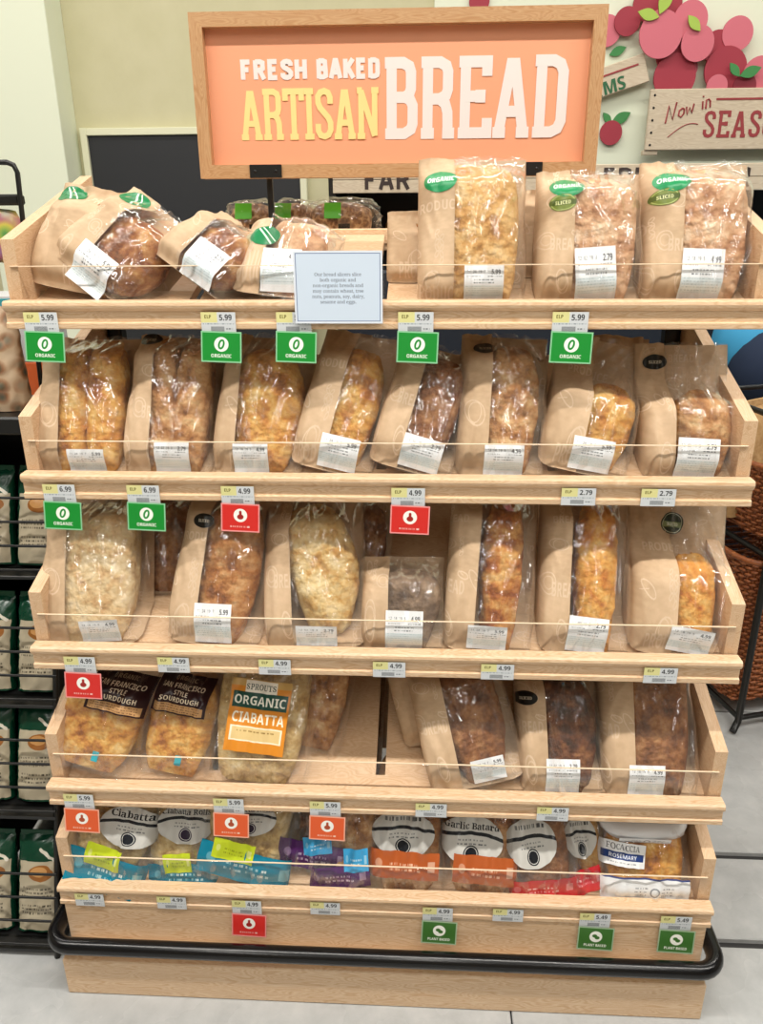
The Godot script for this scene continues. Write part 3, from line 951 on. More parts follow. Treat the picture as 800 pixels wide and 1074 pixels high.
const BAGS := [
	[1,Vector3(-0.5098,1.3077,-0.3518),12.0,22.0,0.1699,0.1475,0.075,0.8011,0.9,0.8,"batard","dark",[],[["plain",-0.0578,0.1235]],"kraft bag with glossy green sticker at the left end of the top shelf"],
	[1,Vector3(-0.4736,1.2892,-0.3275),38.0,28.0,0.1745,0.165,0.085,0.2969,0.4,0.85,"slashed","dark",[0.0035,-0.0012,0.0732,0.0669,38.0],[["plain",-0.0489,0.143]],"tilted bag of dark slashed loaf with large skewed label, top shelf left"],
	[1,Vector3(-0.3055,1.2909,-0.3201),38.0,36.0,0.1542,0.125,0.085,0.36,0.38,0.85,"slashed","dark",[0.0216,0.0084,0.0633,0.0633,36.0],[],"tilted bag of dark loaf with diamond-turned label, left of the rosy loaf"],
	[1,Vector3(-0.1598,1.2988,-0.3397),8.0,40.0,0.1597,0.0986,0.08,1.2,0.32,0.85,"batard","rosy",[0.0032,-0.0486,0.0629,0.0692,4.0],[["plain",-0.0351,0.0247]],"bag of rosy loaf lying half behind the white allergen notice"],
	[1,Vector3(0.1473,1.2858,-0.326),0.0,13.0,0.1769,0.2062,0.08,0.5704,0.33,0.97,"slab","flat",[0.0177,-0.0051,0.0622,0.056,0.0],[["organic",-0.0531,0.1574]],"tall bag of golden flat loaf with one green ORGANIC sticker only"],
	[1,Vector3(0.3363,1.2886,-0.3313),1.0,15.0,0.1693,0.1822,0.085,0.6176,0.31,0.95,"slab","rosy",[0.0034,-0.001,0.0633,0.0803,-4.0],[["organic",-0.044,0.1418],["sliced",-0.0508,0.1148]],"bag of sliced rosy loaf with two stickers, between golden loaf and corner bag"],
	[1,Vector3(0.5076,1.2886,-0.3313),1.0,15.0,0.1745,0.1956,0.085,0.6176,0.3,0.95,"slab","rosy",[-0.0035,0.0007,0.0644,0.0767,2.0],[["organic",-0.0523,0.1493],["sliced",-0.0628,0.1233]],"bag of sliced rosy loaf with two stickers at right end of top shelf"],
	[2,Vector3(-0.5249,1.015,-0.2957),0.0,22.0,0.1668,0.1933,0.085,0.9262,0.33,0.97,"twin","golden",[0.02,-0.04,0.0638,0.0386,0.0],[],"bag of two long golden baguettes at left end of second shelf"],
	[2,Vector3(-0.3698,1.0172,-0.2957),2.0,22.0,0.1557,0.1948,0.085,0.9262,0.34,0.97,"twin","tan",[0.0156,-0.0353,0.06,0.05,1.0],[["black",-0.0529,0.1833]],"bag of tan loaves with black oval sticker beside the two baguettes"],
	[2,Vector3(-0.2115,1.0208,-0.3023),3.0,24.0,0.1581,0.1915,0.09,0.9933,0.28,0.85,"round","golden",[-0.0063,-0.047,0.0597,0.0464,0.0],[],"bag with wide golden round loaf filling its window, second shelf"],
	[2,Vector3(-0.075,1.0262,-0.2911),13.0,24.0,0.1439,0.1929,0.08,0.9933,0.43,0.86,"batard","golden",[0.0115,-0.0309,0.066,0.0544,13.0],[],"right-leaning bag of slender golden loaf under the notice, second shelf"],
	[2,Vector3(0.0634,1.0289,-0.2923),15.0,26.0,0.1465,0.1682,0.08,1.0651,0.37,0.88,"batard","brown",[0.0146,-0.0364,0.0689,0.0525,16.0],[],"right-leaning bag of brown loaf in the middle of the second shelf"],
	[2,Vector3(0.2051,1.0184,-0.2962),3.0,23.0,0.1523,0.1948,0.085,0.9592,0.34,0.9,"batard","tan",[0.003,-0.0371,0.0652,0.0489,2.0],[["black",-0.0365,0.1631]],"upright bag with black sticker right of the leaning brown loaf"],
	[2,Vector3(0.3517,1.0282,-0.2967),12.0,24.0,0.1547,0.1824,0.085,0.9933,0.43,0.55,"boule","golden",[0.0062,-0.0487,0.0681,0.0519,10.0],[],"right-leaning bag with small golden round boule low in its window"],
	[2,Vector3(0.5203,1.0147,-0.2949),0.0,20.0,0.1602,0.1838,0.085,0.8634,0.3,0.55,"boule","tan",[0.0032,-0.0228,0.0676,0.0644,3.0],[["black",-0.0481,0.1512]],"bag with black oval sticker and small tan boule at right end"],
	[3,Vector3(-0.5228,0.7256,-0.2346),-2.0,26.0,0.1902,0.1965,0.09,1.0651,0.32,0.97,"slab","floured",[0.0266,-0.0557,0.0695,0.0382,-4.0],[],"bag of big pale floured loaf at left end of third shelf"],
	[3,Vector3(-0.2922,0.728,-0.229),6.0,26.0,0.171,0.2181,0.085,1.0651,0.34,0.95,"batard","amber",[0.0034,-0.041,0.0654,0.0688,2.0],[["black",-0.0376,0.1472]],"bag of amber loaf with black sticker and tall label, third shelf"],
	[3,Vector3(-0.1173,0.7288,-0.2365),-4.0,28.0,0.1836,0.198,0.09,1.1426,0.3,0.88,"ovaltilt","pale",[0.0037,-0.0602,0.0717,0.0342,0.0],[],"bag of pale golden oval loaf tilted in its window, third shelf"],
	[3,Vector3(0.0398,0.7204,-0.2277),0.0,24.0,0.148,0.1015,0.085,0.9933,0.33,0.8,"round","grey",[0.003,-0.0261,0.0645,0.0679,1.0],[],"short bag of grey-brown loaf in the middle of the third shelf"],
	[3,Vector3(0.1916,0.7252,-0.229),4.0,26.0,0.1574,0.2251,0.085,1.0651,0.33,0.95,"stick","crusty",[-0.0031,-0.0459,0.0675,0.0405,3.0],[],"bag of narrow crusty brown loaf right of the short grey loaf"],
	[3,Vector3(0.3581,0.7245,-0.2298),3.0,27.0,0.1597,0.2273,0.085,1.1031,0.3,0.92,"stick","cheese",[0.0,-0.0424,0.067,0.0603,6.0],[],"bag of narrow cheese-topped loaf beside the crusty brown loaf"],
	[3,Vector3(0.5222,0.7255,-0.2282),4.0,25.0,0.1755,0.2284,0.085,1.0286,0.42,0.5,"stick","cheese",[0.0105,-0.0489,0.0732,0.0432,10.0],[["round",-0.0105,0.1642]],"wide kraft bag with round dark sticker and small cheese loaf"],
	[4,Vector3(0.1656,0.4654,-0.1945),-13.0,30.0,0.1797,0.1917,0.08,1.2,0.33,0.8,"batard","brown",[0.0216,-0.0512,0.0603,0.0425,-14.0],[],"left-leaning bag of brown loaf beside the empty slot, fourth shelf"],
	[4,Vector3(0.3319,0.4514,-0.1945),-2.0,30.0,0.1535,0.1705,0.08,1.2,0.32,0.85,"round","seeded",[-0.0031,-0.0367,0.0598,0.0598,0.0],[["black",-0.0614,0.0999]],"bag of dark seeded loaf with black sticker, middle of three on fourth shelf"],
	[4,Vector3(0.4925,0.4514,-0.2),0.0,30.0,0.1737,0.2071,0.085,1.2,0.31,0.95,"slab","brown",[-0.0139,-0.0489,0.0629,0.0559,0.0],[],"bag of large brown loaf at right end of fourth shelf"],
	[1,Vector3(0.0525,1.3065,-0.3952),0.0,12.0,0.0951,0.1022,0.05,0.5475,0.9,0.8,"batard","dark",[],[],"small kraft bag peeking out left of the tall golden loaf"],
	[1,Vector3(0.2521,1.3126,-0.4154),0.0,10.0,0.1101,0.1288,0.05,0.5029,0.9,0.8,"batard","dark",[],[],"kraft bag peeking out between golden loaf and sliced loaf, top shelf"],
	[2,Vector3(-0.0402,1.0567,-0.3889),6.0,24.0,0.1504,0.1436,0.06,0.9933,0.5,0.8,"batard","brown",[],[],"bag tucked behind two right-leaning bags, second shelf"],
	[2,Vector3(0.414,1.0541,-0.3889),4.0,24.0,0.1313,0.1463,0.06,0.9933,0.9,0.8,"batard","brown",[],[],"kraft bag tucked behind the small boules, second shelf"],
	[3,Vector3(-0.4219,0.7589,-0.321),-3.0,26.0,0.1491,0.1561,0.06,1.0651,0.15,0.9,"batard","brown",[],[],"clear-fronted bag tucked behind the pale floured loaf, third shelf"],
	[3,Vector3(-0.0402,0.7624,-0.3307),4.0,26.0,0.1036,0.1541,0.05,1.0651,0.2,0.8,"batard","brown",[],[],"narrow bag tucked behind the tilted oval loaf, third shelf"],
	[4,Vector3(0.1126,0.4846,-0.2405),-16.0,30.0,0.1621,0.1558,0.04,1.2,0.95,0.8,"batard","brown",[],[],"folded kraft bag behind the left-leaning brown loaf, fourth shelf"],
]

func bag_dict(d: Array, k: int) -> Dictionary:
	var r := RandomNumberGenerator.new()
	r.seed = 900 + k
	var cr := []
	for q in 24:
		var t := PI / 2 + r.randf_range(-0.6, 0.6)
		cr.append([r.randf_range(-0.5, 0.5) * d[4], r.randf_range(0.0, 1.0) * d[5], cos(t), sin(t), r.randf_range(0.05, 0.14), r.randf_range(0.007, 0.016), r.randf_range(0.0030, 0.0062)])
	return {"creases": cr, "W": d[4], "L": d[5], "T": d[6], "k": d[7], "strip": d[8], "lf": d[9], "lx": 0.06 * d[4], "seed": 200 + k * 3, "cr_turn": r.randf_range(-0.5, 0.5), "uv0": r.randf() * 3.0}

func bag_root(d: Array, called: String, label: String, group: String) -> Node3D:
	var o := thing(called, label, "bread", d[1], group)
	o.basis = Basis(Vector3.RIGHT, -deg_to_rad(d[3])) * Basis(Vector3.BACK, -deg_to_rad(d[2]))
	return o

func loaves(b: Dictionary, kind: String, crust_name: String, o: Node3D, k: int) -> void:
	var m: Material = M["crust_" + crust_name]
	var L: float = b.L * b.lf
	var W: float = b.W
	var T: float = b.T
	match kind:
		"twin":
			for s in [[-0.15, 0.03], [0.20, -0.02]]:
				part("loaf", loaf_mesh(b, Vector3(W * s[0] + W * 0.04, L * 0.43, T * 0.46), Vector3(W * 0.195, L * 0.56, T * 0.45), 0.75, s[1], 300 + k + int(s[0] * 10), 0.005, 0), m, o)
		"stick":
			part("loaf", loaf_mesh(b, Vector3(W * 0.10, L * 0.43, T * 0.46), Vector3(W * 0.23, L * 0.54, T * 0.46), 0.8, 0.0, 300 + k, 0.006, 0), m, o)
		"boule":
			part("loaf", loaf_mesh(b, Vector3(W * 0.13, L * 0.46, T * 0.46), Vector3(W * 0.33, L * 0.54, T * 0.46), 1.0, 0.0, 300 + k, 0.004, 0), m, o)
		"slab":
			part("loaf", loaf_mesh(b, Vector3(W * 0.0, L * 0.44, T * 0.46), Vector3(W * 0.42, L * 0.53, T * 0.46), 0.62, 0.0, 300 + k, 0.003, 0), m, o)
		"round":
			part("loaf", loaf_mesh(b, Vector3(W * 0.05, L * 0.44, T * 0.46), Vector3(W * 0.40, L * 0.54, T * 0.46), 0.85, 0.05, 300 + k, 0.004, 0), m, o)
		"ovaltilt":
			part("loaf", loaf_mesh(b, Vector3(W * 0.06, L * 0.52, T * 0.46), Vector3(W * 0.34, L * 0.54, T * 0.46), 0.8, 0.32, 300 + k, 0.004, 2), m, o)
		"slashed":
			part("loaf", loaf_mesh(b, Vector3(W * 0.06, L * 0.42, T * 0.46), Vector3(W * 0.42, L * 0.44, T * 0.47), 0.85, 0.3, 300 + k, 0.003, 3), m, o)
		_:
			part("loaf", loaf_mesh(b, Vector3(W * 0.07, L * 0.43, T * 0.46), Vector3(W * 0.32, L * 0.54, T * 0.46), 0.82, 0.0, 300 + k, 0.004, 2), m, o)

func build_bags() -> void:
	label_mats()
	for k in BAGS.size():
		var d: Array = BAGS[k]
		var b := bag_dict(d, k)
		var o := bag_root(d, "bagged_loaf", d[14], "bagged loaves on the " + ["", "top", "second", "third", "fourth"][d[0]] + " shelf")
		var a: float = b.W * 0.5
		var xs: float = -a + b.W * b.strip
		var front := part("paper_bag", sheet(b, -a, xs, 24, 60, false, 0.0022, 0.008, 0.0008), M.kraft, o, Vector3.ZERO, "printed brown kraft paper")
		part("back_sheet", sheet(b, -a, a, 24, 30, true, 0.002, 0.006, 0.0), M.kraft, front)
		part("base_fold", bag_base(b), M.kraft, front)
		if b.strip < 0.88:
			part("window_film", sheet(b, xs, a, 60, 100, false, 0.0031, 0.012, 0.0026, 2), M.film, o, Vector3.ZERO, "creased clear film window")
		loaves(b, d[10], d[11], o, k)
		if d[12].size() > 0:
			var l: Array = d[12].duplicate()
			if absf(d[2]) < 25.0:
				l[1] = maxf(l[1], bag_sag(b, 0.0, bag_z(b, l[0], 0.0)) + 0.004 + l[3] * 0.5 * cos(deg_to_rad(l[4] - d[2])))
			part("price_label", patch(b, l[0], l[1], l[2], l[3], l[4] - d[2]), M["bag_label_%d" % (k % 3)], o, Vector3.ZERO, "white printed price label")
		for s in d[13]:
			var big: bool = s[0] in ["organic", "plain"]
			var round_: bool = s[0] == "round"
			part("sticker", patch(b, s[1], s[2], 0.052 if big else 0.040, 0.038 if big else (0.040 if round_ else 0.026), 0.0, true, 0.0018, 15, 0.0022, 0.008), M["sticker_" + s[0]], o)

# ---------------------------------------------------------------- packs in printed film
const PACKS := [
	[4,Vector3(-0.5317,0.4797,-0.1977),14.0,28.0,0.1776,0.1739,0.085,1.1426,0.0,0.66,"slab","golden",[["sourdough",0.0284,0.0781,0.1071,0.075,12.0,0]],"clear bag of San Francisco sourdough with maroon label at left end"],
	[4,Vector3(-0.383,0.4623,-0.202),10.0,28.0,0.1471,0.1796,0.08,1.1426,0.0,0.66,"slab","golden",[["sourdough",-0.0029,0.0807,0.1037,0.0715,10.0,0]],"clear bag of San Francisco sourdough with maroon label beside the ciabatta"],
	[4,Vector3(-0.2288,0.4575,-0.1977),5.0,28.0,0.201,0.1867,0.085,1.1426,0.0,0.97,"slab","crumbly",[["ciabatta_orange",0.0,0.0513,0.1101,0.1314,6.0,0]],"clear bag with orange and green ORGANIC CIABATTA label, fourth shelf"],
	[4,Vector3(-0.1326,0.4756,-0.2404),10.0,28.0,0.1274,0.138,0.06,1.1426,0.0,0.95,"slab","tan",[],"clear bag of tan bread behind the ORGANIC CIABATTA bag"],
	[5,Vector3(-0.5243,0.2501,-0.1545),14.0,30.0,0.1762,0.1909,0.07,1.2,0.0,0.9,"slab","crumbly",[["cap_a",0.0388,0.0397,0.1211,0.0771,8.0,1],["teal",0.0141,-0.0565,0.1541,0.0715,16.0,0],["lime",0.0035,-0.0267,0.0697,0.0429,16.0,0]],"teal-banded ciabatta bag at the left end of the bottom shelf"],
	[5,Vector3(-0.3894,0.2389,-0.164),-2.0,30.0,0.16,0.1906,0.065,1.2,0.0,0.95,"slab","crumbly",[["cap_b",0.016,0.0403,0.1068,0.0774,0.0,1],["teal",0.0128,-0.0585,0.1474,0.0479,-3.0,0],["lime",0.0,-0.034,0.0516,0.0383,-4.0,0]],"teal-banded ciabatta bag, middle of the three teal ones"],
	[5,Vector3(-0.2637,0.2462,-0.16),8.0,30.0,0.197,0.1932,0.075,1.2,0.0,0.95,"slab","crumbly",[["cap_b",0.0079,0.0537,0.1023,0.0621,0.0,1],["teal",0.0158,-0.0358,0.19,0.0617,13.0,0],["lime",-0.0118,-0.0086,0.0804,0.0356,11.0,0]],"wide teal-banded ciabatta bag, rightmost of the three teal ones"],
	[5,Vector3(-0.1281,0.2526,-0.158),6.0,30.0,0.1469,0.1913,0.055,1.2,0.0,0.9,"batard","seeded",[["purple",0.0029,-0.0219,0.1378,0.0519,8.0,0],["blue",0.0088,0.0009,0.0544,0.033,-6.0,0]],"purple-banded bag of seeded bread lying on another purple-banded bag"],
	[5,Vector3(-0.0646,0.2285,-0.1325),4.0,30.0,0.1352,0.1811,0.05,1.2,0.0,0.9,"batard","tan",[["purple",-0.0108,-0.0236,0.1182,0.0419,-6.0,0],["blue",0.0189,0.0123,0.0466,0.0419,-4.0,0]],"purple-banded bag with blue patch underneath the seeded one"],
	[5,Vector3(0.0522,0.2352,-0.16),0.0,30.0,0.1495,0.2075,0.075,1.2,0.0,0.95,"slab","amber",[["cap_c",-0.009,0.0432,0.1196,0.0834,0.0,1],["orange",-0.006,-0.0138,0.1305,0.0508,3.0,0]],"orange-banded bag next to the purple-banded ones"],
	[5,Vector3(0.1914,0.2373,-0.16),2.0,30.0,0.1523,0.2096,0.075,1.2,0.0,0.95,"slab","amber",[["cap_d",-0.0213,0.0327,0.119,0.0902,3.0,1],["orange",0.0061,-0.021,0.119,0.0541,4.0,0]],"orange-banded Garlic Batard bag next to the red-banded ones"],
	[5,Vector3(0.3056,0.2388,-0.1545),-6.0,30.0,0.1368,0.2148,0.07,1.2,0.0,0.95,"slab","brown",[["cap_c",-0.0192,0.035,0.0931,0.0931,-8.0,1],["red",-0.0055,-0.0506,0.1289,0.0372,-6.0,0]],"larger red-banded bag of brown bread with grey cap label"],
	[5,Vector3(0.3918,0.2425,-0.163),-10.0,30.0,0.0884,0.2103,0.055,1.2,0.0,0.95,"batard","golden",[["cap_c",-0.0088,0.0371,0.0609,0.0753,-6.0,1],["red",-0.0141,-0.0435,0.0681,0.0466,-18.0,0]],"narrow red-banded bag beside the white-banded focaccia"],
	[5,Vector3(0.4987,0.2259,-0.1325),-1.0,30.0,0.1723,0.105,0.05,1.2,0.0,0.97,"slab","focaccia",[["focaccia_card",-0.0448,0.0394,0.0809,0.0422,6.0,0],["white_band",-0.0069,-0.0259,0.1618,0.0503,1.0,0]],"flat pack of browned focaccia with white band and blue card"],
]

func band_mat(called: String, c: Color, ink: Color, seed_: int) -> void:
	var im := Image.create(256, 80, false, Image.FORMAT_RGB8)
	im.fill(c)
	small_print(im, Rect2i(70, 30, 120, 30), 2, ink, seed_, 7)
	disc(im, Vector2(34, 36), Vector2(14, 14), c.lerp(Color.WHITE, 0.35))
	im.fill_rect(Rect2i(214, 24, 26, 30), c.lerp(Color.WHITE, 0.45))
	print_mat(called, im, 0.2)

func cap_mat(called: String, title: String, seal: Color) -> void:
	var im := Image.create(256, 190, false, Image.FORMAT_RGB8)
	im.fill(hexc("c9c8c3"))
	for x in 256:
		# curved dark ribbon
		var y := 62.0 + pow((x - 128) / 128.0, 2.0) * 20.0
		for q in 14:
			im.set_pixel(x, int(y) + q, hexc("23262b"))
	write(im, title, 128, 54, 44 if title.length() < 10 else 34, hexc("1b1d21"), "R", 0.95)
	if title == "":
		small_print(im, Rect2i(50, 18, 156, 30), 1, hexc("1b1d21"), 3, 16)
	small_print(im, Rect2i(70, 88, 120, 30), 2, hexc("55585c"), 3, 6)
	disc(im, Vector2(128, 146), Vector2(32, 32), seal)
	ring(im, Vector2(128, 146), 25, 1.4, hexc("d8d8d4"))
	print_mat(called, im, 0.22)

func pack_mats() -> void:
	band_mat("teal", hexc("0f7f9b"), hexc("e6f0f2"), 1)
	band_mat("lime", hexc("c3d42e"), hexc("8d9b1c"), 2)
	band_mat("purple", hexc("4c1f5e"), hexc("d9cbe0"), 3)
	band_mat("blue", hexc("3fa3d8"), hexc("d8ecf6"), 4)
	band_mat("orange", hexc("b25a2c"), hexc("f0cdb4"), 5)
	band_mat("red", hexc("c8202c"), hexc("f3c9cb"), 6)
	cap_mat("cap_a", "Ciabatta", hexc("20242c"))
	cap_mat("cap_b", "Ciabatta Rolls", hexc("2b1f36"))
	cap_mat("cap_c", "", hexc("1d2026"))
	cap_mat("cap_d", "Garlic Batard", hexc("1d2026"))
	var im := Image.create(300, 220, false, Image.FORMAT_RGB8)
	im.fill(hexc("2c1418"))
	write(im, "ORGANIC", 150, 38, 30, hexc("a9977f"), "b", 0.9)
	write(im, "SAN FRANCISCO", 150, 80, 36, hexc("e8d9bf"), "b", 0.85)
	write(im, "STYLE", 150, 116, 34, hexc("e8d9bf"), "b", 0.9)
	write(im, "SOURDOUGH", 150, 154, 38, hexc("f0e2c6"), "b", 0.9)
	im.fill_rect(Rect2i(14, 166, 272, 46), hexc("c79a68"))
	small_print(im, Rect2i(26, 168, 248, 42), 3, hexc("5c3a22"), 4, 5)
	print_mat("sourdough", im, 0.3)
	im = Image.create(256, 300, false, Image.FORMAT_RGB8)
	im.fill(hexc("d98a2b"))
	im.fill_rect(Rect2i(0, 0, 256, 30), hexc("c9a25e"))
	im.fill_rect(Rect2i(60, 4, 136, 50), hexc("efe9dc"))
	write(im, "SPROUTS", 128, 42, 32, hexc("3c4a3a"), "R", 0.85)
	im.fill_rect(Rect2i(10, 54, 236, 66), hexc("12463a"))
	write(im, "ORGANIC", 128, 106, 52, hexc("f2efe2"), "b", 0.95)
	write(im, "CIABATTA", 128, 180, 60, hexc("f7efdc"), "b", 0.8)
	im.fill_rect(Rect2i(16, 194, 224, 62), hexc("f2e7cb"))
	im.fill_rect(Rect2i(24, 200, 208, 50), hexc("e0c489"))
	small_print(im, Rect2i(40, 202, 176, 24), 1, hexc("8a6a30"), 8, 6)
	print_mat("ciabatta_orange", im, 0.3)
	im = Image.create(256, 130, false, Image.FORMAT_RGB8)
	im.fill(hexc("eef0f2"))
	write(im, "FOCACCIA", 128, 42, 42, hexc("30343c"), "r", 0.9)
	im.fill_rect(Rect2i(10, 54, 236, 40), hexc("1f3a78"))
	write(im, "ROSEMARY", 128, 86, 30, hexc("e8ecf4"), "b", 1.0)
	small_print(im, Rect2i(40, 98, 176, 24), 1, hexc("70747a"), 9, 6)
	print_mat("focaccia_card", im, 0.3)
	im = Image.create(400, 110, false, Image.FORMAT_RGB8)
	im.fill(hexc("eceef0"))
	im.fill_rect(Rect2i(0, 0, 400, 7), hexc("2e3f80"))
	small_print(im, Rect2i(150, 34, 60, 44), 3, hexc("8b8f96"), 2, 6)
	ring(im, Vector2(240, 56), 18, 3, hexc("8b8f96"))
	small_print(im, Rect2i(270, 34, 60, 44), 3, hexc("8b8f96"), 7, 6)
	print_mat("white_band", im, 0.3)

# loose film at the mouth of a pack
func tail(b: Dictionary) -> ArrayMesh:
	var p := PackedVector3Array()
	var a: float = b.W * 0.5
	var nx := 24
	var ny := 8
	for j in ny:
		for i in nx:
			var x: float = lerpf(-a, a, float(i) / (nx - 1))
			var t := float(j) / (ny - 1)
			var q := bag_front(b, clampf(x, -a * 0.97, a * 0.97), bag_sag(b, 0.0, bag_z(b, x, 0.0)) + 0.012, 0.0)
			var f := noise(b.seed, 1.0, 2)
			var w := f.get_noise_2d(x * 60.0, t * 3.0) * 0.010 * (1.0 - t)
			p.append(Vector3(x * (1.0 + 0.08 * (1.0 - t)), q.y - 0.018 * (1.0 - t), maxf(0.004, q.z * lerpf(0.85, 1.0, t) + w + 0.002)))
	return grid_mesh(p, nx, ny)

func build_film_packs() -> void:
	pack_mats()
	for k in PACKS.size():
		var d: Array = PACKS[k]
		var b := bag_dict(d, 60 + k)
		var o := bag_root(d, "packed_bread", d[13], "bread packs in printed film on the " + ("fourth shelf" if d[0] == 4 else "bottom shelf"))
		var a: float = b.W * 0.5
		loaves(b, d[10], d[11], o, 60 + k)
		var f := part("film_bag", sheet(b, -a, a, 70, 70, false, 0.0036, 0.011, 0.0020, 2), M.film, o, Vector3.ZERO, "clear creased film")
		part("back_film", sheet(b, -a, a, 20, 20, true, 0.002, 0.004, 0.0), M.film, f)
		part("film_tail", tail(b), M.film, f)
		var lay := 0
		for q in d[12]:
			lay += 1
			part("printed_band" if not q[6] else "cap_label", patch(b, q[1], q[2], q[3], q[4], q[5] - d[2], q[6] == 1, 0.0024 + 0.0011 * lay, 21, 0.0036, 0.011), M[q[0]], o)
		if k < 2:
			var c := bag_front(b, b.W * 0.12, bag_sag(b, 0.0, b.T) + 0.055, 0.006)
			part("bread_clip", box(Vector3(0.012, 0.018, 0.002), 0.0005), mat("clip_teal_%d" % k, hexc("3aa6b4"), 0.3), o, c, "small teal plastic clip")
	# a white pack lying over the top end of the focaccia
	var r := thing("packed_bread", "white focaccia pack lying on top end of the flat focaccia pack", "bread", Vector3(0.497, 0.337, -0.182), "bread packs in printed film on the bottom shelf")
	r.rotation_degrees = Vector3(22, -1, 0)
	part("wrapper", blob(Vector3(0.085, 0.016, 0.07), 12, 0.06, 30, 18, 0.6), mat("wrapper_white", hexc("e9ebee"), 0.3), r)
	var im := Image.create(256, 64, false, Image.FORMAT_RGB8)
	im.fill(hexc("e9ebee"))
	small_print(im, Rect2i(60, 14, 50, 40), 3, hexc("70757c"), 2, 6)
	ring(im, Vector2(138, 32), 14, 3, hexc("70757c"))
	small_print(im, Rect2i(165, 14, 60, 40), 3, hexc("70757c"), 7, 6)
	print_mat("wrapper_print", im, 0.3)
	var q := PackedVector3Array()
	for j in 4:
		for i in 8:
			q.append(Vector3(lerpf(-0.05, 0.045, i / 7.0), lerpf(-0.0075, 0.0075, j / 3.0), 0.0735 - absf(j - 1.5) * 0.001))
	part("printed_end", grid_mesh(q, 8, 4), M.wrapper_print, r)

# ---------------------------------------------------------------- shelf-edge tickets
const TAGS := [
	[0,-0.5506,"organic","5.99"],
	[0,-0.2590,"organic","5.99"],
	[0,-0.1372,"organic","5.99"],
	[0,0.0578,"organic","5.99"],
	[0,0.3004,"organic","5.99"],
	[1,-0.5469,"organic","6.99"],
	[1,-0.4012,"organic","6.99"],
	[1,-0.2394,"red","4.99"],
	[1,0.0480,"red","4.99"],
	[1,0.3288,"","2.79"],
	[1,0.4584,"","2.79"],
	[2,-0.5253,"red","4.99"],
	[2,-0.3582,"","4.99"],
	[2,-0.1802,"","4.99"],
	[2,0.0182,"","4.99"],
	[2,0.2035,"","4.99"],
	[2,0.4776,"","4.99"],
	[3,-0.5533,"orange","5.99"],
	[3,-0.2743,"orange","5.99"],
	[3,-0.0973,"orange","5.99"],
	[3,0.0942,"","4.99"],
	[3,0.3110,"","4.99"],
	[4,-0.5507,"","4.99"],
	[4,-0.3925,"","4.99"],
	[4,-0.2493,"red","4.99"],
	[4,-0.1007,"","4.99"],
	[4,0.1097,"plant","4.99"],
	[4,0.2396,"","4.99"],
	[4,0.3990,"plant","5.49"],
	[4,0.5459,"plant","5.49"],
]

func price_mat(p: String) -> StandardMaterial3D:
	if not M.has("price_" + p):
		var im := Image.create(256, 150, false, Image.FORMAT_RGB8)
		im.fill(hexc("d5dade"))
		im.fill_rect(Rect2i(0, 0, 120, 74), hexc("e3df9c"))
		write(im, "ELP", 50, 44, 34, hexc("6a6224"), "b", 0.9)
		write(im, p, 182, 58, 58, hexc("1c1e22"), "b", 0.85)
		small_print(im, Rect2i(10, 70, 236, 26), 1, hexc("6a7a86"), 4, 7)
		for x in range(70, 170, 4):
			im.fill_rect(Rect2i(x, 102, 2 if x % 12 else 3, 36), hexc("3c4148"))
		small_print(im, Rect2i(180, 104, 66, 30), 1, hexc("4c535a"), 6, 8)
		print_mat("price_" + p, im, 0.4)
	return M["price_" + p]

func card_mat(kind: String) -> StandardMaterial3D:
	if not M.has("card_" + kind):
		var c: Color = {"organic": hexc("0f8a2e"), "red": hexc("d22a24"), "orange": hexc("df5a26"), "plant": hexc("3c6f2c")}[kind]
		var im := Image.create(256, 190, false, Image.FORMAT_RGB8)
		im.fill(c.lerp(Color.WHITE, 0.5))
		im.fill_rect(Rect2i(9, 9, 238, 172), c)
		var white := hexc("f3f4ec")
		disc(im, Vector2(128, 78), Vector2(46, 46), white)
		match kind:
			"organic":
				ring(im, Vector2(128, 78), 26, 6, c, 0.55, 0.3)
				write(im, "ORGANIC", 128, 160, 30, white, "b", 0.95)
			"plant":
				disc(im, Vector2(120, 72), Vector2(18, 14), c)
				disc(im, Vector2(138, 86), Vector2(18, 14), c)
				write(im, "PLANT BASED", 128, 160, 28, white, "b", 0.9)
			_:
				disc(im, Vector2(128, 88), Vector2(22, 18), c.darkened(0.25))
				line(im, Vector2(128, 56), Vector2(128, 84), 9, c.darkened(0.25))
				small_print(im, Rect2i(56, 146, 146, 18), 1, white, 3, 12)
		print_mat("card_" + kind, im, 0.4)
	return M["card_" + kind]

func build_tags() -> void:
	var ord := ["first", "second", "third", "fourth", "fifth", "sixth", "seventh", "eighth"]
	var sh := ["top shelf", "second shelf", "third shelf", "fourth shelf", "bottom shelf"]
	var n := [0, 0, 0, 0, 0]
	for t in TAGS:
		var k: int = t[0]
		var what: String = {"": "plain white price ticket", "organic": "price ticket with green ORGANIC card", "red": "price ticket with red card", "orange": "price ticket with orange card", "plant": "price ticket with dark green PLANT BASED card"}[t[2]]
		var o := thing("price_ticket", "%s, %s along the rail of the %s" % [what, ord[n[k]], sh[k]], "price tag", Vector3(t[1], SHELF[k][0], SHELF[k][1]), "price tickets on the shelf rails")
		n[k] += 1
		var w := 0.056
		var st := ticket(w, 0.0300 if t[2] == "" else 0.0330, 0.0006)
		part("price_strip", st, price_mat(t[3]), o, Vector3(0, 0.0300 - (0.0 if t[2] == "" else 0.003), 0.0008))
		if t[2] != "":
			var c := part("card", ticket(0.066, 0.049, 0.0006), card_mat(t[2]), o, Vector3(0.004, -0.003, 0.004))
			c.rotation_degrees = Vector3(-8, 0, -2)

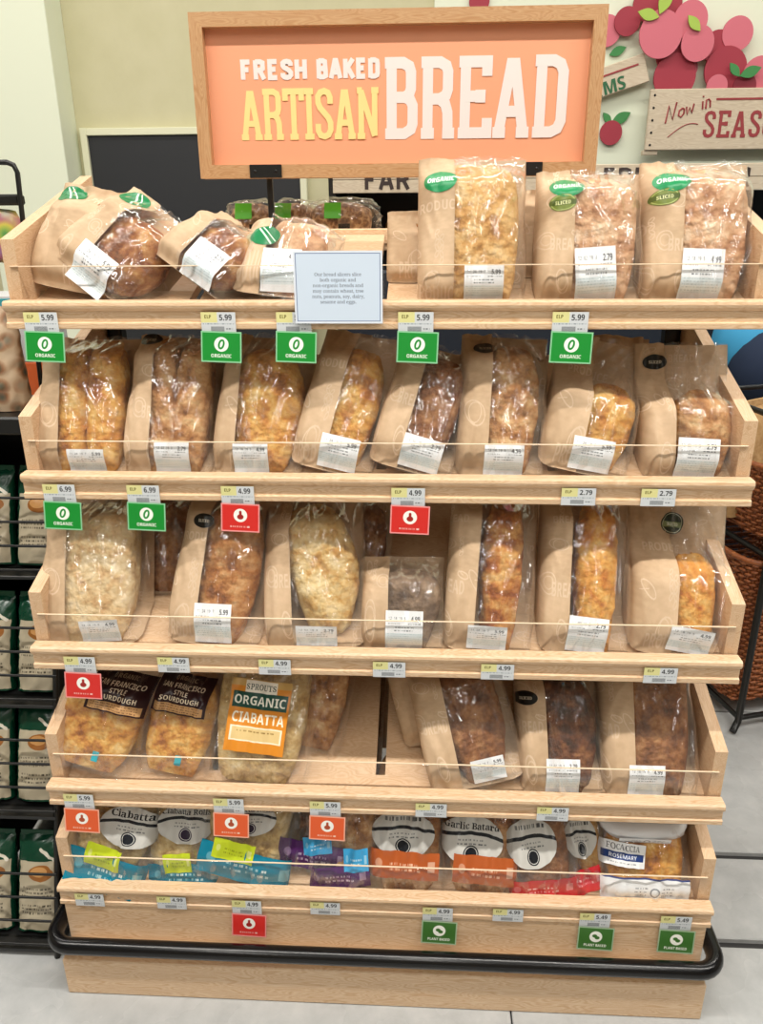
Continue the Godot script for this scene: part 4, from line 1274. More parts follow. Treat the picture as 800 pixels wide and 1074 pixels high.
# a thin card hanging down from its top edge
func ticket(w: float, h: float, t: float) -> ArrayMesh:
	var v := PackedVector3Array()
	var n := PackedVector3Array()
	var uv := PackedVector2Array()
	var idx := PackedInt32Array()
	for s in [1.0, -1.0]:
		var z: float = t if s > 0 else 0.0
		var base := v.size()
		v.append_array([Vector3(-w / 2, -h, z), Vector3(-w / 2, 0, z), Vector3(w / 2, 0, z), Vector3(w / 2, -h, z)])
		for q in 4:
			n.append(Vector3(0, 0, s))
		uv.append_array([Vector2(0, 1), Vector2(0, 0), Vector2(1, 0), Vector2(1, 1)] if s > 0 else [Vector2(0.02, 0.02), Vector2(0.02, 0.02), Vector2(0.02, 0.02), Vector2(0.02, 0.02)])
		idx.append_array([base, base + 1, base + 2, base, base + 2, base + 3] if s > 0 else [base, base + 2, base + 1, base, base + 3, base + 2])
	return raw_mesh(v, n, uv, idx)

func build_notice() -> void:
	var im := Image.create(512, 410, false, Image.FORMAT_RGB8)
	im.fill(hexc("e4ecf6"))
	im.fill_rect(Rect2i(12, 12, 488, 386), hexc("5a6f9c"))
	im.fill_rect(Rect2i(16, 16, 480, 378), hexc("d3e2f3"))
	var rows := ["Our bread slicers slice", "both organic and", "non-organic breads and", "may contain wheat, tree", "nuts, peanuts, soy, dairy,", "sesame and eggs."]
	for k in rows.size():
		write(im, rows[k], 256, 140 + k * 31, 26, hexc("4a5566"), "r", 0.98)
	print_mat("notice_print", im, 0.3)
	var o := thing("allergen_notice", "white paper notice with blue border on the top shelf rail", "notice", Vector3(-0.064, 1.353, -0.2120))
	part("paper", ticket(0.139, 0.110, 0.0005), M.notice_print, o)
	var clear := part("sleeve", box(Vector3(0.143, 0.114, 0.0012), 0.0003), M.acrylic, o, Vector3(0, -0.055, -0.0014))
	clear.set_meta("label", "clear plastic sleeve")

# ---------------------------------------------------------------- behind the stand
func build_back_row() -> void:
	# nutty loaves in film with green bands on the rear ledge
	var spots := [[-0.290, -0.70, 0.046, 3.0], [-0.208, -0.735, 0.042, -4.0], [-0.104, -0.70, 0.066, 0.0]]
	var tell := ["film-wrapped nut loaf with green band left of the sign post", "film-wrapped nut loaf with green band right behind the sign post", "film-wrapped nut loaf with bright green band nearest the notice"]
	var nut := triplanar(mat("nut_crust", Color.WHITE, 0.6), ntex(71, 0.05, [[0.0, hexc("4a2c18")], [0.45, hexc("8a603a")], [0.6, hexc("c49c6c")], [1.0, hexc("e4cda4")]], 256, FastNoiseLite.TYPE_CELLULAR, 2), Vector3(7, 7, 7))
	var green := mat("label_green", hexc("5ac22c"), 0.3)
	var black := mat("label_black", hexc("1a1a18"), 0.4)
	for k in 3:
		var s: Array = spots[k]
		var o := thing("nut_loaf", tell[k], "bread", Vector3(s[0], 1.356, s[1]), "nut loaves on the rear ledge")
		o.rotation_degrees.y = s[3]
		part("loaf", blob(Vector3(s[2], 0.034, 0.05), 80 + k, 0.12, 28, 18, 0.75), nut, o, Vector3(0, 0.036, 0))
		part("film", blob(Vector3(s[2] + 0.014, 0.039, 0.055), 90 + k, 0.25, 44, 26, 0.7), M.film, o, Vector3(0, 0.038, 0))
		part("green_label", bent_label(-0.030, 0.004, 0.040, 0.070, 0.0575), green, o, Vector3.ZERO, "bright green label")
		part("black_label", bent_label(-0.002, 0.022, 0.008, 0.030, 0.0575), black, o)

func bent_label(x0: float, x1: float, y0: float, y1: float, z: float) -> ArrayMesh:
	var p := PackedVector3Array()
	for j in 4:
		for i in 4:
			p.append(Vector3(lerpf(x0, x1, i / 3.0), lerpf(y0, y1, j / 3.0), z - pow(lerpf(y0, y1, j / 3.0) - 0.036, 2.0) * 12.0))
	return grid_mesh(p, 4, 4)

func build_wall_decor() -> void:
	# dark board let into the back wall with a cream frame
	var bp := thing("wall_board", "large dark grey board in a cream frame on back wall", "board", Vector3(-0.9135, 1.0, -2.6))
	part("panel", box(Vector3(0.905, 1.43, 0.02), 0.002), mat("board_black", hexc("26282c"), 0.5), bp, Vector3(0, 0, 0.012))
	for sx in [-1, 1]:
		part("frame_stile", box(Vector3(0.028, 1.49, 0.035), 0.002), M.trim_cream, bp, Vector3(sx * 0.466, 0, 0.0185))
	for sy in [-1, 1]:
		part("frame_rail", box(Vector3(0.905, 0.028, 0.035), 0.002), M.trim_cream, bp, Vector3(0, sy * 0.73, 0.0185))
	# painted mint field of the wall
	struct("wall_mural_field", box(Vector3(4.2, 2.2, 0.016), 0.001), M.mint_wall, Vector3(2.2, 2.6, -2.592))
	# round fruit shapes standing off the wall
	var dots := [[0.855, 2.097, 0.05, 0], [0.931, 2.154, 0.058, 0], [1.019, 2.156, 0.041, 0], [0.98, 2.045, 0.082, 1], [1.09, 2.093, 0.065, 1], [1.126, 2.013, 0.063, 1], [1.214, 2.002, 0.059, 0], [1.282, 2.047, 0.059, 1], [1.051, 1.984, 0.073, 0], [1.058, 1.9, 0.082, 0], [1.252, 1.921, 0.082, 0], [1.387, 1.899, 0.068, 1], [0.780, 2.068, 0.055, 1], [0.832, 1.703, 0.045, 0], [0.276, 2.178, 0.040, 0], [1.332, 1.862, 0.045, 2], [1.113, 1.935, 0.04, 1], [1.455, 1.905, 0.05, 3], [1.22, 1.862, 0.04, 1]]
	var words := ["small crimson disc left of the big pink fruit disc", "crimson disc at the top edge of the fruit cluster", "small crimson disc at the very top right of the cluster", "biggest pink disc of the fruit cluster", "pink disc bearing a small green leaf", "pink disc below the leaf-bearing one", "crimson disc between two pink ones", "lone pink disc at the cluster's right shoulder", "crimson disc half behind the biggest pink disc", "large crimson disc low in the cluster above the plank sign", "large crimson disc at the middle right, above the plank sign", "pink disc with two green leaves at the frame edge", "pink disc half hidden by the orange sign", "crimson apple disc with green leaves below the tilted plank", "crimson disc peeping over the orange sign", "dark crimson disc resting on the plank sign", "small pink disc between crimson ones", "small orange disc at the right frame edge", "small pink disc resting on the plank sign"]
	var cs := [mat("fruit_crimson", hexc("a33142"), 0.6), mat("fruit_pink", hexc("d5707f"), 0.6), mat("fruit_dark", hexc("8c2a3a"), 0.6), mat("fruit_orange", hexc("e8743c"), 0.6)]
	var ORDER := [6, 4, 5, 17, 15, 16, 8, 9, 7, 10, 11, 12, 3, 2, 1, 13, 0, 14, 18]
	for k in dots.size():
		var q: Array = dots[k]
		single("fruit_disc", prism(disc_poly(Vector2(q[2], q[2] * 1.03), 30), 0.0, 0.010), cs[q[3]], Vector3(q[0], q[1], -2.582 + ORDER[k] * 0.0032), words[k], "wall ornament", "fruit shapes on the mint wall")
	var leaf := mat("leaf_green", hexc("3f8a4a"), 0.6)
	var lime := mat("leaf_lime", hexc("a9c653"), 0.6)
	var lv := [[1.075, 2.105, 0.075, -0.8, 1], [1.30, 1.895, 0.085, 0.35, 0], [1.30, 1.893, 0.065, 2.3, 0], [0.832, 1.738, 0.085, 0.5, 0], [0.832, 1.738, 0.055, 2.3, 0], [0.965, 2.11, 0.10, 1.2, 1], [0.965, 2.10, 0.085, 2.9, 1], [0.80, 1.985, 0.07, 0.4, 0]]
	var lw := ["lime leaf on the pink disc", "green leaf on the crimson disc above the plank sign, longer one", "green leaf on the crimson disc above the plank sign, shorter one", "green leaf of the apple disc, longer one", "green leaf of the apple disc, shorter one", "lime leaf standing up between top discs", "lime leaf lying over the top crimson disc", "green leaf beside the orange sign above the tilted plank"]
	for k in lv.size():
		var q: Array = lv[k]
		var pl := PackedVector2Array()
		for t in 9:
			pl.append(Vector2(q[2] * t / 8.0, sin(PI * t / 8.0) * q[2] * 0.24).rotated(q[3]))
		for t in 7:
			pl.append(Vector2(q[2] * (7 - t) / 8.0, -sin(PI * (7 - t) / 8.0) * q[2] * 0.24).rotated(q[3]))
		single("leaf_shape", prism(pl, 0.0, 0.006), lime if q[4] else leaf, Vector3(q[0], q[1], -2.515 if k != 3 and k != 4 and k != 7 else -2.580), lw[k], "wall ornament", "leaf shapes on the mint wall")
	# plank sign
	var plank := triplanar(mat("pale_plank", hexc("e6dccb"), 0.6), ntex(73, 0.008, bands(hexc("f2ede4"), hexc("d2c5b4"), 14, 4), 512, FastNoiseLite.TYPE_SIMPLEX_SMOOTH, 2, 20.0), Vector3(0.8, 6, 6), true)
	var red := mat("paint_red", hexc("9c3a3e"), 0.6)
	var s := thing("season_sign", "pale plank sign reading Now in SEASON in red letters", "sign", Vector3(0.962, 1.632, -2.52))
	part("board", box(Vector3(0.80, 0.222, 0.02), 0.003), plank, s, Vector3(0.40, 0.111, 0))
	part("backing_board", box(Vector3(0.06, 0.018, 0.03), 0.002), plank, s, Vector3(0.025, -0.008, -0.014))
	part("word_season", lettering("SEASON", 0.098, 0.345, 0.0125, false, 0.12), red, s, Vector3(0.395, 0.044, 0.0105))
	part("word_now_in", script_words(), red, s, Vector3(0.07, 0.098, 0.0105))
	part("rule", box(Vector3(0.42, 0.008, 0.002), 0.0004), red, s, Vector3(0.47, 0.183, 0.0108))
	var sw := PackedVector3Array()
	for k in 12:
		sw.append(Vector3(0.085 + 0.115 * k / 11.0, 0.047 + 0.05 * sin(PI * 0.62 * k / 11.0), 0.0108))
	part("flourish", tube(sw, 0.002, 6), red, s)
	for k in 5:
		part("nail", blob(Vector3(0.005, 0.005, 0.003), 1, 0.0, 8, 6), M.black_metal, s, Vector3(0.018, 0.02 + 0.045 * k, 0.0105))
	# tilted FARMS plank
	var f := thing("farms_sign", "tilted pale plank ending in green letters MS beside orange sign", "sign", Vector3(0.79, 1.862, -2.55))
	f.rotation_degrees.z = 17
	part("board", box(Vector3(0.44, 0.105, 0.02), 0.003), plank, f, Vector3(-0.05, 0.025, 0))
	var tm := TextMesh.new()
	tm.text = "FARMS"
	var fo := SystemFont.new()
	fo.font_names = PackedStringArray(["Droid Sans"])
	fo.font_weight = 700
	tm.font = fo
	tm.font_size = 32
	tm.pixel_size = 0.0021
	tm.depth = 0.002
	part("word_farms", tm, mat("paint_green", hexc("2d6a44"), 0.6), f, Vector3(-0.028, 0.0, 0.0112))
	part("rule", box(Vector3(0.34, 0.007, 0.002), 0.0004), red, f, Vector3(-0.03, 0.045, 0.0112))

func script_words() -> ArrayMesh:
	# Now in, brush script: slanted pen strokes
	var st := SurfaceTool.new()
	st.begin(Mesh.PRIMITIVE_TRIANGLES)
	var glyphs := [
		[[0, 0], [0.012, 0.058], [0.028, 0.004], [0.042, 0.062]],
		[[0.066, 0.034], [0.054, 0.028], [0.052, 0.012], [0.062, 0.004], [0.072, 0.012], [0.074, 0.028], [0.066, 0.034]],
		[[0.082, 0.034], [0.086, 0.006], [0.096, 0.028], [0.104, 0.006], [0.112, 0.036]],
		[[0.146, 0.034], [0.147, 0.006]], [[0.147, 0.048], [0.148, 0.052]],
		[[0.160, 0.004], [0.161, 0.034], [0.170, 0.034], [0.176, 0.026], [0.177, 0.004]]]
	for g in glyphs:
		var p := PackedVector3Array()
		for q in g:
			var v := Vector2(q[0] + q[1] * 0.25, q[1]).rotated(0.30)
			p.append(Vector3(v.x, v.y, 0.0))
		tube_into(st, p, 0.0036, 6)
	st.generate_normals()
	return st.commit()

func build_produce_case() -> void:
	var navy := mat("case_navy", hexc("1c2430"), 0.45)
	var c := thing("produce_case", "dark produce case under a plank banner reading FARM FRESH", "display case", Vector3(0.0, 0.0, -2.0))
	part("base", box(Vector3(3.0, 1.20, 0.50), 0.01), navy, c, Vector3(1.24, 0.60, -0.28))
	part("rear_panel", box(Vector3(3.0, 0.34, 0.03), 0.002), navy, c, Vector3(1.24, 1.37, -0.5))
	part("side_panel", box(Vector3(0.03, 0.36, 0.54), 0.004), M.black_metal, c, Vector3(-0.262, 1.38, -0.27))
	part("tray_board", box(Vector3(3.0, 0.012, 0.26), 0.002), navy, c, Vector3(1.24, 1.318, -0.36))
	part("canopy", box(Vector3(3.0, 0.012, 0.5), 0.002), navy, c, Vector3(1.24, 1.548, -0.28))
	var plank: StandardMaterial3D = M.pale_plank
	for k in 2:
		part("banner_plank", box(Vector3(3.0, 0.043, 0.018), 0.002), plank, c, Vector3(1.24, 1.491 + 0.0445 * k, 0.0))
	var dark := mat("paint_brown", hexc("382a26"), 0.6)
	part("word_farm", lettering("FARM", 0.066, 0.20, 0.013, true, 0.12), dark, c, Vector3(-0.045, 1.48, 0.0095))
	part("word_to", lettering("TO", 0.066, 0.09, 0.013, true, 0.12), dark, c, Vector3(0.15, 1.48, 0.0095))
	part("word_fresh", lettering("FRESH", 0.066, 0.265, 0.013, true, 0.12), dark, c, Vector3(0.83, 1.48, 0.0095))
	part("word_farm", lettering("FARM", 0.066, 0.20, 0.013, true, 0.12), dark, c, Vector3(1.145, 1.48, 0.0095))
	# fruit and roots in the tray
	var kinds := [[-0.155, 1.405, 0.034, "e0c09a", "tan round fruit on the upper tray behind the notice"], [-0.05, 1.352, 0.030, "b98a4a", "mottled brown fruit in the produce tray"], [0.01, 1.352, 0.030, "e3c15c", "yellow fruit in the produce tray"], [0.10, 1.352, 0.030, "ece4da", "white round fruit in the produce tray"], [0.165, 1.372, 0.030, "dcb0a8", "pale pink fruit in the produce tray"]]
	for k in kinds.size():
		var q: Array = kinds[k]
		var m := triplanar(mat("fruit_skin_%d" % k, hexc(q[3]), 0.45), skin_tex(), Vector3(6, 6, 6))
		var o := thing("fruit", q[4], "fruit", Vector3(q[0], q[1] if k == 0 else 1.353, -2.18), "fruit in the produce case")
		part("skin", blob(Vector3(q[2], q[2] * 0.92, q[2]), 30 + k, 0.05), m, o)
		part("stalk", tube(PackedVector3Array([Vector3(0, q[2] * 0.85, 0), Vector3(0.002, q[2] * 1.1, 0.002)]), 0.0025, 6), M.wood_deep, o)
	for x in [-0.02, 0.055, 0.13]:
		part("divider", box(Vector3(0.004, 0.07, 0.2), 0.001), mat("divider_%d" % int(x * 1000 + 100), hexc("3a4656"), 0.3), c, Vector3(x, 1.357, -0.2))

var _skin: NoiseTexture2D
func skin_tex() -> NoiseTexture2D:
	if _skin == null:
		_skin = ntex(91, 0.03, [[0.0, hexc("b8a890")], [0.5, hexc("e8e0d0")], [1.0, hexc("ffffff")]], 256)
	return _skin

# ---------------------------------------------------------------- wire rack on the left
func build_left_rack() -> void:
	var r := thing("wire_rack", "black wire rack of green packs beside the bread stand", "rack", Vector3(-0.76, 0, 0))
	# four tiers stepping back as they rise: [floor, front]
	var tiers := [[0.022, -0.085], [0.280, -0.172], [0.490, -0.250], [0.735, -0.335]]
	for sx in [-0.105, 0.105]:
		part("upright", box(Vector3(0.012, 1.04, 0.012), 0.001), M.black_metal, r, Vector3(sx, 0.52, -0.56))
		part("front_upright", bar(Vector3(sx, 0.0, -0.075), Vector3(sx, 1.02, -0.42), 0.006), M.black_metal, r)
		part("side_sheet", prism(PackedVector2Array([Vector2(-0.085, 0.01), Vector2(-0.428, 1.02), Vector2(-0.55, 1.02), Vector2(-0.55, 0.01)]), sx - 0.001, sx + 0.001, 0), M.black_metal, r)
	part("back_sheet", box(Vector3(0.21, 1.03, 0.004), 0.001), M.black_metal, r, Vector3(0, 0.515, -0.552))
	for t in tiers:
		part("wire_shelf", box(Vector3(0.21, 0.008, 0.18), 0.001), M.black_metal, r, Vector3(0, t[0] - 0.006, t[1] - 0.08))
		for k in 4:
			part("front_wire", bar(Vector3(-0.108, t[0] + 0.012 + 0.045 * k, t[1] + 0.010 - 0.0158 * k), Vector3(0.108, t[0] + 0.012 + 0.045 * k, t[1] + 0.010 - 0.0158 * k), 0.0028), M.black_metal, r)
	part("top_shelf", box(Vector3(0.23, 0.035, 0.20), 0.004), M.black_metal, r, Vector3(0, 1.03, -0.465))
	# packs
	var im := Image.create(256, 512, false, Image.FORMAT_RGB8)
	im.fill(hexc("0b3a28"))
	im.fill_rect(Rect2i(20, 130, 226, 372), hexc("b5aa92"))
	disc(im, Vector2(150, 190), Vector2(70, 42), hexc("97602f"))
	disc(im, Vector2(140, 182), Vector2(46, 26), hexc("c6935a"))
	small_print(im, Rect2i(40, 262, 180, 60), 3, hexc("4a4438"), 3, 10)
	small_print(im, Rect2i(40, 352, 180, 60), 3, hexc("4a4438"), 5, 10)
	line(im, Vector2(228, 130), Vector2(140, 70), 8, hexc("d4cebf"))
	var m := print_mat("green_pack", im, 0.25)
	var words := ["bottom tier", "second tier from the floor", "third tier from the floor", "highest tier"]
	for t in 4:
		for k in 2:
			var o := thing("snack_pack", ("green and cream pack beside the stand, %s of the wire rack" if k == 0 else "outer green and cream pack, %s of the wire rack") % words[t], "snack pack", Vector3(-0.76 + (0.052 if k == 0 else -0.050), tiers[t][0], tiers[t][1] - 0.045), "green packs in the wire rack")
			o.rotation_degrees.x = -19
			part("pouch", pouch(0.094, 0.195, 0.062, 20 + t * 2 + k), m, o)
			part("top_seal", box(Vector3(0.090, 0.012, 0.003), 0.0005), M.leaf_dark, o, Vector3(0, 0.197, 0))
	# things on its top shelf and beyond
	var tan := thing("snack_pouch", "tan patterned pack at the left frame edge on the rack top", "snack pack", Vector3(-0.765, 1.049, -0.43))
	part("pouch", pouch(0.13, 0.20, 0.06, 41), triplanar(mat("tan_print", Color.WHITE, 0.4), ntex(95, 0.03, [[0.0, hexc("1d3a34")], [0.25, hexc("8a5a3a")], [0.45, hexc("cbb294")], [1.0, hexc("dcc9b0")]], 256, FastNoiseLite.TYPE_CELLULAR, 1), Vector3(4, 4, 4)), tan)
	part("top_band", box(Vector3(0.126, 0.03, 0.006), 0.001), mat("band_teal", hexc("2b8f9c"), 0.4), tan, Vector3(0, 0.196, 0))
	var ob := thing("carton", "orange and white carton behind the stand's left side", "carton", Vector3(-0.875, 0.93, -0.80))
	part("box_body", box(Vector3(0.15, 0.155, 0.12), 0.003), mat("carton_orange", hexc("d9632c"), 0.45), ob, Vector3(0, 0.0775, 0))
	part("white_face", box(Vector3(0.149, 0.15, 0.119), 0.002), mat("carton_white", hexc("c9c8ca"), 0.45), ob, Vector3(0, 0.23, 0))
	part("white_print", box(Vector3(0.02, 0.03, 0.004), 0.001), M.carton_white, ob, Vector3(0.045, 0.035, 0.061))
	var sh := thing("low_shelf", "black shelf unit carrying the orange carton", "shelf", Vector3(-0.99, 0, -0.82))
	part("top", box(Vector3(0.5, 0.03, 0.4), 0.003), M.black_metal, sh, Vector3(0, 0.914, 0))
	for sx in [-0.23, 0.23]:
		for sz in [-0.18, 0.18]:
			part("leg", box(Vector3(0.03, 0.90, 0.03), 0.002), M.black_metal, sh, Vector3(sx, 0.45, sz))
	# framed leaflet holder
	var fr := thing("leaflet_holder", "black framed clear holder with colourful packets at left frame edge", "holder", Vector3(-0.76, 1.049, -0.51))
	var pts := PackedVector3Array()
	for q in [[-0.09, 0.0], [-0.09, 0.45], [0.05, 0.45], [0.062, 0.445], [0.067, 0.432], [0.045, 0.0]]:
		pts.append(Vector3(q[0], q[1], 0))
	part("frame", tube(pts, 0.005, 8), M.black_metal, fr)
	part("clear_panel", prism(PackedVector2Array([Vector2(-0.09, 0.01), Vector2(0.044, 0.01), Vector2(0.064, 0.445), Vector2(-0.09, 0.445)]), -0.001, 0.001), M.acrylic, fr)
	part("dark_tray", box(Vector3(0.14, 0.02, 0.03), 0.004), M.black_metal, fr, Vector3(-0.012, 0.385, -0.02))
	part("packet", blob(Vector3(0.05, 0.05, 0.014), 44, 0.2, 20, 14, 0.8), triplanar(mat("packet_print", Color.WHITE, 0.4), ntex(97, 0.03, [[0.0, hexc("2e8c4c")], [0.4, hexc("d0c050")], [0.6, hexc("b05c7c")], [1.0, hexc("8c7cae")]], 128, FastNoiseLite.TYPE_CELLULAR, 1), Vector3(6, 6, 6)), fr, Vector3(0.0, 0.32, -0.02))

func bar(a: Vector3, b: Vector3, r: float) -> ArrayMesh:
	return tube(PackedVector3Array([a, b]), r, 6)

# pillow pouch standing on its base, print on both faces
func pouch(w: float, h: float, t: float, seed_: int) -> ArrayMesh:
	var f := noise(seed_, 1.0, 3)
	var p := PackedVector3Array()
	var uv := PackedVector2Array()
	var nx := 29
	var ny := 22
	for j in ny:
		var v := float(j) / (ny - 1)
		for i in nx:
			var a := TAU * i / (nx - 1)
			var x := -cos(a) if a <= PI else -cos(a)
			var prof := pow(maxf(0.0, 1.0 - pow(v, 3.0)), 0.6) * (0.8 + 0.2 * smoothstep(0.0, 0.15, v)) + 0.02
			var cr := f.get_noise_3d(cos(a) * 5.0, v * 8.0, sin(a) * 5.0) * 0.007
			var z := pw(sin(a), 0.7) * t * 0.5 * prof
			p.append(Vector3(-cos(a) * w * 0.5 * (1.0 - 0.03 * sin(PI * v)), h * v, z + cr * signf(z)))
			uv.append(Vector2(0.5 - cos(a) * 0.5, 1.0 - v))
	return grid_mesh(p, nx, ny, uv)

# ---------------------------------------------------------------- wicker baskets on the right
func build_baskets() -> void:
	var w := triplanar(mat("wicker", Color.WHITE, 0.5), ntex(99, 0.03, [[0.0, hexc("5e2f14")], [0.5, hexc("94522a")], [1.0, hexc("b8763f")]], 256), Vector3(9, 9, 9))
	var c := Vector3(1.19, 0, -1.02)
	var st := thing("basket_stand", "black tube stand holding wicker baskets right of the bread stand", "stand", c)
	var corners := [Vector3(-0.20, 0, 0.124), Vector3(0.16, 0, 0.02), Vector3(0.06, 0, -0.36), Vector3(-0.30, 0, -0.26)]
	for q in corners:
		part("leg", tube(PackedVector3Array([q * 1.05 + Vector3(-0.012, 0.012, 0.02), q + Vector3(0, 0.03, 0), q + Vector3(0, 0.92, 0)]), 0.010, 10), M.black_metal, st)
	for k in 4:
		for y in [0.04, 0.545, 0.91]:
			part("cross_bar", bar(corners[k] + Vector3(0, y, 0), corners[(k + 1) % 4] + Vector3(0, y, 0), 0.008), M.black_metal, st)
	var tell := ["lower wicker basket hanging in the black tube stand", "upper wicker basket with paper bags in the black tube stand"]
	for k in 2:
		var o := thing("wicker_basket", tell[k], "basket", c + Vector3(-0.105, 0.06 + 0.52 * k, -0.11), "wicker baskets")
		o.rotation_degrees.y = 16
		var h := 0.455 if k == 0 else 0.20
		var wv := part("weave", basket_weave(0.385, h, 0.385, 0.0, 46 if k == 0 else 20), w, o)
		wv.set_meta("kind", "stuff")
		var rim := PackedVector3Array()
		for q in 32:
			var t := TAU * q / 32
			rim.append(Vector3(pw(cos(t), 0.35) * 0.193, h + 0.004, pw(sin(t), 0.35) * 0.193))
		part("rim", tube(rim, 0.009, 8, true), w, o)
		part("bottom", box(Vector3(0.29, 0.012, 0.29), 0.004), w, o, Vector3(0, 0.004, 0))
	for k in 3:
		var o := thing("paper_bag", ["folded brown paper bag nearest the stand in the upper basket", "brown paper bag in the middle of the upper basket", "brown paper bag at the far side of the upper basket"][k], "bag", c + Vector3(-0.20 + 0.10 * k, 0.61, -0.05 - 0.02 * k), "paper bags in the basket")
		o.rotation_degrees = Vector3(-8, 16 - 14 * k, 7 - 8 * k)
		part("pouch", pouch(0.15, 0.30, 0.085, 60 + k), M.kraft_plain, o)
		part("top_fold", box(Vector3(0.145, 0.03, 0.008), 0.002), M.kraft_plain, o, Vector3(0, 0.298, 0))

# woven wall: horizontal strands passing alternately before and behind the stakes, one mesh
func basket_weave(w: float, h: float, d: float, _r: float, rows: int) -> ArrayMesh:
	var st := SurfaceTool.new()
	st.begin(Mesh.PRIMITIVE_TRIANGLES)
	var n := 72
	for k in rows:
		var y := h * (k + 0.5) / rows
		var taper := lerpf(0.78, 1.0, y / h)
		var p := PackedVector3Array()
		for q in n:
			var c := TAU * q / n
			var side := 0.0035 * (1.0 if (q / 2 + k) % 2 == 0 else -1.0)
			p.append(Vector3(pw(cos(c), 0.35) * (w * 0.5 * taper + side), y, pw(sin(c), 0.35) * (d * 0.5 * taper + side)))
		tube_into(st, p, h / rows * 0.52, 5, true)
	for q in 36:
		var c := TAU * (q + 0.25) / 36
		tube_into(st, PackedVector3Array([Vector3(pw(cos(c), 0.35) * w * 0.39, 0, pw(sin(c), 0.35) * d * 0.39), Vector3(pw(cos(c), 0.35) * w * 0.5, h, pw(sin(c), 0.35) * d * 0.5)]), 0.004, 5)
	st.generate_normals()
	return st.commit()

# ---------------------------------------------------------------- the shopper behind the stand
# bones: [a, b, radius at a, radius at b]; smooth union meshed as surface nets
func limb(p: Vector3, s: Array) -> float:
	var a: Vector3 = s[0]
	var ab: Vector3 = s[1] - a
	var t := clampf((p - a).dot(ab) / ab.length_squared(), 0.0, 1.0)
	return p.distance_to(a + ab * t) - lerpf(s[2], s[3], t)

func field(p: Vector3, bones: Array, k: float) -> float:
	var d := 1e3
	for s in bones:
		var e := limb(p, s)
		var h := clampf(0.5 + 0.5 * (d - e) / k, 0.0, 1.0)
		d = lerpf(d, e, h) - k * h * (1.0 - h)
	return d

func net_mesh(bones: Array, cell: float, k := 0.03) -> ArrayMesh:
	var lo := Vector3(1e3, 1e3, 1e3)
	var hi := -lo
	for s in bones:
		for e in 2:
			var r: float = s[2 + e] + cell * 2.0 + k
			lo = lo.min(s[e] - Vector3(r, r, r))
			hi = hi.max(s[e] + Vector3(r, r, r))
	var n := Vector3i(((hi - lo) / cell).ceil()) + Vector3i.ONE
	var val := PackedFloat32Array()
	val.resize(n.x * n.y * n.z)
	for z in n.z:
		for y in n.y:
			for x in n.x:
				var p := lo + Vector3(x, y, z) * cell
				var d := field(p, bones, k)
				val[(z * n.y + y) * n.x + x] = d
	var at := {}
	var v := PackedVector3Array()
	var idx := PackedInt32Array()
	var step := [1, n.x, n.x * n.y]
	for z in n.z - 1:
		for y in n.y - 1:
			for x in n.x - 1:
				var b := (z * n.y + y) * n.x + x
				var sum := Vector3.ZERO
				var c := 0
				for ax in 3:
					for u in 2:
						for w in 2:
							var o: int = b + step[(ax + 1) % 3] * u + step[(ax + 2) % 3] * w
							var d0 := val[o]
							var d1 := val[o + step[ax]]
							if (d0 < 0.0) != (d1 < 0.0):
								var q := [0.0, 0.0, 0.0]
								q[ax] = d0 / (d0 - d1)
								q[(ax + 1) % 3] = float(u)
								q[(ax + 2) % 3] = float(w)
								sum += Vector3(q[0], q[1], q[2])
								c += 1
				if c > 0:
					at[b] = v.size()
					v.append(lo + (Vector3(x, y, z) + sum / c) * cell)
	for z in range(1, n.z - 1):
		for y in range(1, n.y - 1):
			for x in range(1, n.x - 1):
				var b := (z * n.y + y) * n.x + x
				for ax in 3:
					var ins := val[b] < 0.0
					if ins != (val[b + step[ax]] < 0.0):
						var s1: int = step[(ax + 1) % 3]
						var s2: int = step[(ax + 2) % 3]
						var q := [at[b], at[b - s1], at[b - s1 - s2], at[b - s2]]
						if ins:
							idx.append_array([q[0], q[2], q[1], q[0], q[3], q[2]])
						else:
							idx.append_array([q[0], q[1], q[2], q[0], q[2], q[3]])
	var nn := PackedVector3Array()
	nn.resize(v.size())
	for t in range(0, idx.size(), 3):
		var c := (v[idx[t + 2]] - v[idx[t]]).cross(v[idx[t + 1]] - v[idx[t]])
		for q in 3:
			nn[idx[t + q]] += c
	for q in nn.size():
		nn[q] = nn[q].normalized()
	return raw_mesh(v, nn, PackedVector2Array(), idx)

